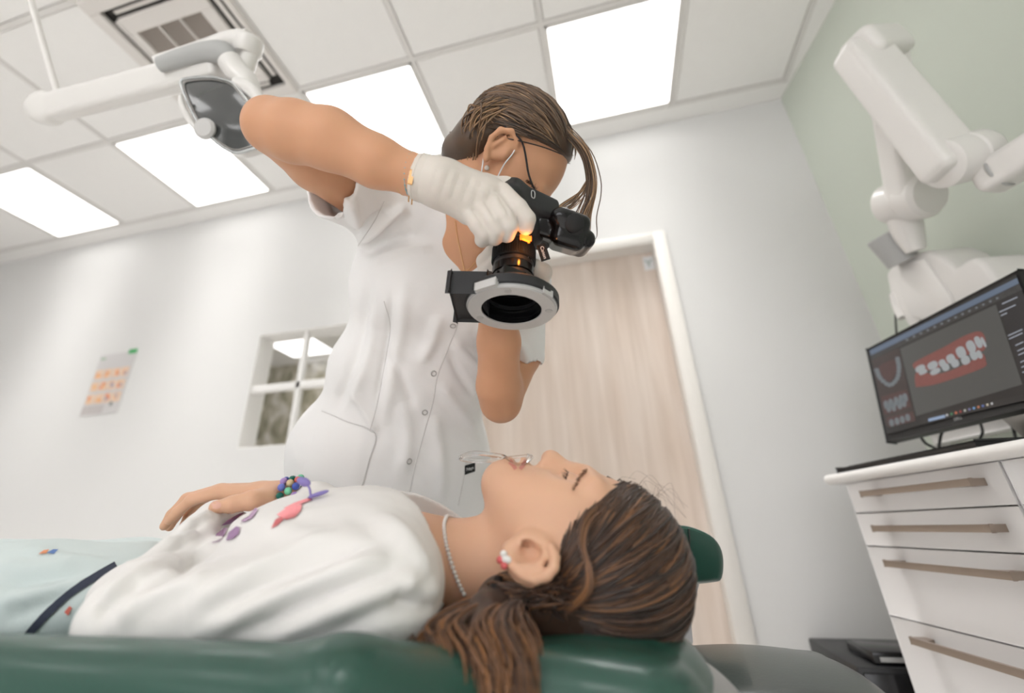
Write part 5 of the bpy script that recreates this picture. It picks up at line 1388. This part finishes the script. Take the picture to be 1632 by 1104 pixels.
seam('shoulder_seam', [(566, 398), (580, 378), (598, 350), (612, 320)], dt_bv, .0008, M_SEAM, dent)
seam('neck_edge', [(716, 350), (719, 375), (728, 405), (741, 440)], dt_bv, .0012, M_SEAM, dent)
def pocket(name, c4, n=8, off=.0035):
    """pocket: quad of pixels (tl, tr, br, bl) raised from the tunic"""
    tl, tr_, br_, bl = [np.array(c, float) for c in c4]; vs = []; ok = True
    for i in range(n+1):
        for j in range(n+1):
            u, w = i/n, j/n; q = (tl*(1-u)+tr_*u)*(1-w)+(bl*(1-u)+br_*u)*w
            h, nn = hit(dt_bv, *q); edge = i in (0, n) or j in (0, n)
            if h is None: return None
            vs.append(h+nn*(.0004 if edge else off))
    fs = [(i*(n+1)+j, i*(n+1)+j+1, (i+1)*(n+1)+j+1, (i+1)*(n+1)+j) for i in range(n) for j in range(n)]
    return mesh(name, vs, fs, M_COAT, dent, smooth=True)
pk = pocket('pocket', [(512, 655), (598, 690), (572, 800), (470, 790)])
seam('pocket_seam', [(514, 655), (555, 672), (598, 690), (588, 735), (570, 800)], dt_bv, .0009, M_SEAM, pk or dent, .002)
seam('pocket_seam', [(786, 732), (760, 731), (744, 733), (738, 765), (730, 805)], dt_bv, .0008, M_SEAM, dent, .001)
M_SNAP = mat('snap_metal', lin(178, 174, 172), .3, .03, metal=.6)
for q in ((722, 519), (691, 595), (677, 657), (652, 735)):
    h, nn = hit(dt_bv, *q)
    if h is None: continue
    a, b = _frame(nn); v, f = tube_data(np.array([h+nn*.001+(a*math.cos(t)+b*math.sin(t))*.0048 for t in np.linspace(0, 2*math.pi, 20, endpoint=False)]), .0009, 6, closed=True)
    mesh('snap_button', v, f, M_SNAP, dent, smooth=True)
h, nn = hit(dt_bv, 748, 746)
if h is not None:
    xd = nrm(AX[0]*.96-AX[1]*.28*0+V(0, 0, 0)); xd = nrm(xd-nn*(xd@nn)); ud = np.cross(nn, xd); ud = ud*np.sign(-(ud@AX[1]))
    tgb = box('maker_tag', h+nn*.002, (.026, .0185, .001), mat('tag_black', lin(22, 22, 24), .6, .05), dent, axes=np.array([xd, ud, nn]))
    text('tag_lettering', '7days', h+nn*.0027-xd*.0105-ud*.0025, xd, ud, .0088, mat('tag_white', lin(220, 220, 220), .6, 0), tgb)

# --- trousers and shoes below
S = SDF()
for h_ in (HIPL, HIPR): L_ = leg(h_); S.add(chain([L_[0]+V(0, 0, .05), L_[1], L_[2]+V(0, 0, .03)], [.105, .078, .066]), .03)
sdf_part('trousers', S, .010, M_COAT, dent)
for h_ in (HIPL, HIPR):
    L_ = leg(h_); S = SDF().add(rc(L_[2]+V(0, .02, -.015), L_[2]+V(0, -.14, -.03), .046, .04)); S.cut(half(V(0, 0, 0.0), (0, 0, -1))); sdf_part('shoe', S, .007, M_WHITE, dent)

# --- latex gloves
S = SDF(); hands(S, .0012)
S.add(rc(D_WR, P(684, 287, .599), .0295, .0285), .006)
S.add(rc(D_WL, P(792, 490, .70), .029, .028), .006)
S.sub(rbox(D_WR-nrm(P(700, 292, .598)-D_WR)*.052, (.05, .06, .06), .002, np.array([nrm(P(700, 292, .598)-D_WR), *_frame(nrm(P(700, 292, .598)-D_WR))])), .001)
gl_pos, gl_F = S.mesh(.0024); gl_pos = relax(gl_pos, gl_F, 1, .5)
wr_ = []
for k in range(11):
    x = 690+k*8.5; wr_.append(([(x+10, 262+k*3.2), (x+2, 285+k*3), (x-6, 312+k*2.4)], (.0004 if k % 2 else -.0006), .0020))
wr_ += [([(772, 318), (782, 335), (790, 350)], -.002, .003), ([(752, 330), (762, 345), (772, 360)], -.002, .003), ([(792, 312), (806, 330), (812, 345)], -.002, .003), ([(760, 300), (780, 310), (800, 320)], .0015, .003)]
gl_pos = folds(gl_pos, gl_F, wr_)
e_ = gl_pos[:, 0]
wm = np.linalg.norm(gl_pos-D_WL, axis=1) < .17
lr = (gl_pos-(P(700, 440, .65)))@AX[1] > 0      # left hand lies lower in the picture
low = np.array([np.linalg.norm(gl_pos-P(796, 455, .68), axis=1) < np.linalg.norm(gl_pos-P(755, 325, .60), axis=1)])[0]
for nm, sel in (('glove', ~low), ('glove', low)):
    fsel = sel[gl_F].all(1); idx = np.unique(gl_F[fsel]); mp_ = -np.ones(len(gl_pos), int); mp_[idx] = np.arange(len(idx))
    o = np_mesh(nm, gl_pos[idx], mp_[gl_F[fsel]], M_GLOVE, dent)
ax_w = nrm(P(700, 292, .598)-D_WR); fa, fb_ = _frame(ax_w)
cp = D_WR+ax_w*.004
tube('glove_cuff', [cp+(fa*math.cos(t)+fb_*math.sin(t))*.0292 for t in np.linspace(0, 2*math.pi, 28, endpoint=False)], .0024, M_GLOVE, dent, 8, closed=True)
lathe('glove_cuff_fold', cp-ax_w*.001, ax_w, [(.0290, 0), (.0310, .001), (.0316, .008), (.0312, .016), (.0285, .018)], M_GLOVE, dent, 32, cap=False)
# --- bracelets on the wrist
M_GOLD = mat('gold_chain', lin(214, 170, 120), .3, .05, metal=.9); M_TURQ = mat('turquoise_beads', lin(110, 170, 180), .4, .05)
for k, (off, m_, r_) in enumerate(((-.012, M_GOLD, .0007), (-.005, M_TURQ, .0009))):
    c = D_WR+ax_w*off
    tube('wrist_chain', [c+ax_w*.006*math.sin(t+1+k)+(fa*math.cos(t)+fb_*math.sin(t))*.0282 for t in np.linspace(0, 2*math.pi, 36, endpoint=False)], r_, m_, dent, 6, closed=True)
    if k:
        for t in np.linspace(0, 2*math.pi, 26, endpoint=False):
            bm = bmesh.new(); bmesh.ops.create_icosphere(bm, subdivisions=1, radius=.0014); bmesh.ops.translate(bm, verts=bm.verts, vec=Vector(c+ax_w*.006*math.sin(t+2)+(fa*math.cos(t)+fb_*math.sin(t))*.0284)); frombm('bead', bm, M_TURQ, dent, smooth=True)
h, nn = hit(db_bv, 656, 282)
if h is not None: box('bracelet_link', h+nn*.0025, (.017, .0040, .0016), M_GOLD, dent, axes=np.array([nrm(AX[1]*.96-AX[0]*.2), nrm(AX[0]*.96+AX[1]*.2), -VW]), bevel=.001)
for q in ((652, 310), (657, 314)):
    h, nn = hit(db_bv, *q)
    if h is not None: tube('chain_end', [h+nn*.001, h+nn*.002+AX[1]*.008], .0009, M_GOLD, dent, 6)
# --- fine neck chain
q1 = ray_strip(db_bv, catmull(np.array([(726, 352), (730, 380), (736, 410), (741, 434)], float), 6), .001); q2 = ray_strip(db_bv, catmull(np.array([(741, 434), (750, 426), (762, 412)], float), 6), .001)
for q in (q1, q2):
    if len(q) > 2: tube('neck_chain', q, .0007, M_GOLD, dent, 6)

# --- hair
M_HAIR_D = hair_mat('dark_blonde_hair', lin(52, 40, 32), lin(104, 80, 60), lin(176, 140, 104))
DHR = np.array([.0795, .103, .091]); DHO = hd_(0, -.014, .034)
S = SDF().add(el(DHO, DHR, DA))
S.sub(half(hd_(0, .050, .085), nrm(-(DU*.66-DT*.75))), .022)
S.sub(el(hd_(-.080, -.010, -.002), (.030, .030, .036), DA), .006).sub(el(hd_(.080, -.010, -.002), (.030, .030, .036), DA), .006)
S.add(rc(hd_(.0, -.055, -.005), hd_(.0, -.060, -.055), .052, .036), .03).add(el(hd_(-.026, -.054, -.024), (.045, .036, .046), DA), .02)
BUN = hd_(.03, -.080, -.036)
S.add(el(BUN, (.026, .022, .024), DA), .02)
hd_pos, hd_F = S.mesh(.0035); hd_pos = relax(hd_pos, hd_F, 2)
strands = []
def dstrand(s0, kf, tone, r0):
    s = nrm(s0-DHO); e = nrm(BUN-DHO); ax = nrm(s+e+DT*RNG.uniform(.1, .5)); pts = []
    for t in np.linspace(0, 1, 10):
        d = (1-t)**2*s+2*t*(1-t)*ax*1.1+t*t*e; pts.append(DHO+(on_ell(DHO, DHR, DA, d)-DHO)*(kf+.012*math.sin(t*8+kf*80)))
    pts.append(BUN+RNG.normal(size=3)*.010); pts = catmull(np.array(pts), 2); u = np.linspace(0, 1, len(pts))
    strands.append((pts, r0*np.clip(np.minimum(u*10, (1-u)*8+.3), .25, 1), np.clip(tone+.15*math.sin(kf*300), 0, 1)))
for i in range(760):
    d = DL*RNG.uniform(-1, .5)+DU*RNG.uniform(-1, .75)+DT*RNG.uniform(-.7, 1)
    s0 = on_ell(DHO, DHR, DA, d)
    if (s0-hd_(0, .050, .085))@nrm(DU*.66-DT*.75) > -.001 or np.linalg.norm(s0-hd_(-.078, -.010, -.004)) < .034 or ((s0-DHC)@DT < -.02 and (s0-DHC)@DU > -.03): continue
    dstrand(s0, RNG.uniform(1.0, 1.04), float(np.clip(RNG.normal(.36, .22), 0, 1)), RNG.uniform(.0008, .0017))
# hair over the nape, behind the near ear
for i in range(240):
    s0 = on_ell(DHO, DHR, DA, DL*RNG.uniform(-1, -.2)+DU*RNG.uniform(-1, -.35)+DT*RNG.uniform(-.3, .8))
    if np.linalg.norm(s0-hd_(-.078, -.010, -.004)) < .034: continue
    m0 = hd_(-.056, -.062, -.012)+RNG.normal(size=3)*.009; e0 = P(744+RNG.normal()*7, 284+RNG.normal()*12, .785+RNG.normal()*.008)
    pts = catmull(np.array([s0, s0*.45+m0*.55+nrm(s0-DHO)*.010, m0+nrm(m0-DHO)*.006, m0*.5+e0*.5, e0]), 4); u = np.linspace(0, 1, len(pts))
    strands.append((pts, RNG.uniform(.0007, .0014)*np.clip(np.minimum(u*8+.2, (1-u)*5), .2, 1), np.clip(RNG.normal(.45, .2)+u*.35, 0, 1)))
# loose front strands falling past the camera
for k in range(34):
    j = RNG.normal(size=2)*3.5; dd_ = RNG.uniform(-.012, .012)
    pts = [(900, 205, .755), (930, 240, .745), (942, 280, .735), (941, 310, .725), (934+RNG.uniform(-10, 4), 345, .715), (925+RNG.uniform(-8, 8), 380+RNG.uniform(-15, 15), .71), (922+RNG.uniform(-6, 6), 405+RNG.uniform(-30, 8), .71)]
    pts = catmull(np.array([P(x+j[0]*(1+i*.25), y+j[1], d_+dd_) for i, (x, y, d_) in enumerate(pts)]), 4); u = np.linspace(0, 1, len(pts)); strands.append((pts, .0009*np.clip(np.minimum(u*8+.3, (1-u)*4), .15, 1), float(np.clip(RNG.normal(.6, .2), 0, 1))))
for k in range(22):
    j = RNG.normal(size=2)*3
    pts = [(942, 285, .735), (930, 305, .728), (905+RNG.uniform(-10, 10), 328, .722), (878+RNG.uniform(-8, 14), 341, .718), (862, 343, .716)]
    pts = catmull(np.array([P(x+j[0], y+j[1]*.8, d_) for x, y, d_ in pts]), 4); u = np.linspace(0, 1, len(pts)); strands.append((pts, .0007*np.clip(np.minimum(u*8+.3, (1-u)*4), .15, 1), float(np.clip(RNG.normal(.7, .2), 0, 1))))
# wisps and the tail behind the ear
for k in range(110):
    j = RNG.normal(size=2)*6; a = BUN+RNG.normal(size=3)*.014
    pts = [a, P(764+j[0], 222+j[1], .86), P(752+j[0]*.8, 250+j[1], .87), P(742+j[0]*.6, 285+j[1], .87), P(738+j[0], 318+j[1], .87)]
    pts = catmull(np.array(pts), 4); u = np.linspace(0, 1, len(pts)); strands.append((pts, .0012*np.clip((1-u)*4, .15, 1), float(np.clip(RNG.normal(.72, .15), 0, 1))))
for k in range(0):
    a = on_ell(DHO, DHR, DA, DL*RNG.uniform(-.8, .2)+DU*RNG.uniform(-.9, -.2)+DT*RNG.uniform(.3, 1)); n0_ = nrm(a-DHO); b = a+n0_*RNG.uniform(.001, .003)-DU*.02; c = a-DU*.045+n0_*RNG.uniform(-.004, .002)
    strands.append((catmull(np.array([a, b, c]), 5), .00018, .6))
strand_mesh('hair', strands, M_HAIR_D, dent, 5, (hd_pos, hd_F, .22+.1*noise3(hd_pos, 18, 2)))
# --- brow, lashes, ear stud
lashes('eyebrow', [(838, 288), (848, 296), (856, 308), (860, 322), (861, 332)], db_bv, .006, mat('brow_dark', lin(84, 62, 48), .6, .1), dent, 150, .0004, DT*.5-DL*.6, .25)
bm = bmesh.new(); bmesh.ops.create_icosphere(bm, subdivisions=3, radius=.0042); h, nn = hit(db_bv, 776, 268)
ec_ = h+nn*.002 if h is not None else hd_(-.08, -.008, -.030)
bmesh.ops.translate(bm, verts=bm.verts, vec=Vector(ec_)); frombm('pearl_earring', bm, mat('pearl', lin(236, 230, 224), .2, .02, coat=.4), dent, smooth=True)
# --- white face mask with ear loops
M_MASK = mat('mask_fleece', lin(232, 234, 236), .8, .02)
S = SDF().add(el(hd_(0, .066, -.058), (.060, .058, .058), DA)).sub(el(hd_(0, .060, -.058), (.057, .055, .056), DA)).cut(half(hd_(0, .036, -.05), -DU)).cut(half(hd_(0, .06, -.016), nrm(DT+DU*.1)))
sdf_part('face_mask', S, .003, M_MASK, dent)
tube('mask_loop', [hd_(-.072, -.004, .026), hd_(-.074, .006, .012), hd_(-.072, .014, -.010), hd_(-.066, .030, -.036)], .0011, M_MASK, dent, 8, 5)
tube('mask_loop', [hd_(-.078, -.030, -.004), hd_(-.076, -.022, -.022), hd_(-.070, .0, -.042), hd_(-.062, .030, -.066)], .0011, M_MASK, dent, 8, 5)
# --- glasses
gls = empty('glasses', (0, 0, 0)); gls.parent = dent; gls.location = Vector(hd_(0, .10, 0))-dent.location; tag(gls, 'thin dark round-framed glasses')
M_RIM = mat('glasses_metal', lin(52, 50, 52), .3, .05, metal=.7)
for s in (-1, 1):
    c = hd_(s*.034, .104, -.002); r1 = nrm(DL*s*.95-DU*.25); v, f = tube_data(np.array([c+(r1*math.cos(t)*.025+DT*math.sin(t)*.022) for t in np.linspace(0, 2*math.pi, 28, endpoint=False)]), .0013, 6, closed=True); mesh('rim', v, f, M_RIM, gls, smooth=True)
    tube('temple_arm', [hd_(s*.058, .098, .008), hd_(s*.072, .085, .012), hd_(s*.079, .05, .016), hd_(s*.081, .0, .032), hd_(s*.082, -.036, .020)], .0016, M_RIM, gls, 8, 5)
tube('bridge', [hd_(-.010, .108, .002), hd_(0, .114, .006), hd_(.010, .108, .002)], .0012, M_RIM, gls, 8, 4)
import OpenImageIO as oiio
b=oiio.ImageBuf('/workdir/render_main.png'); w=b.spec().width; k=w/1632
for n,p in dict(ceil=(760,60),wallmid=(300,480),walltop=(450,370),wallR=(1250,600),walllow=(100,780),tunic=(600,560),shirt=(500,950),shirt2=(560,840),trous=(60,900),arm=(520,220),green=(1300,250),cab=(1500,980),door=(950,600),glove=(740,300),chairrim=(300,1085),face=(850,790)).items():
    c=b.getpixel(int(p[0]*k),int(p[1]*k)); print(n,[round(x*255) for x in c[:3]],end='; ')
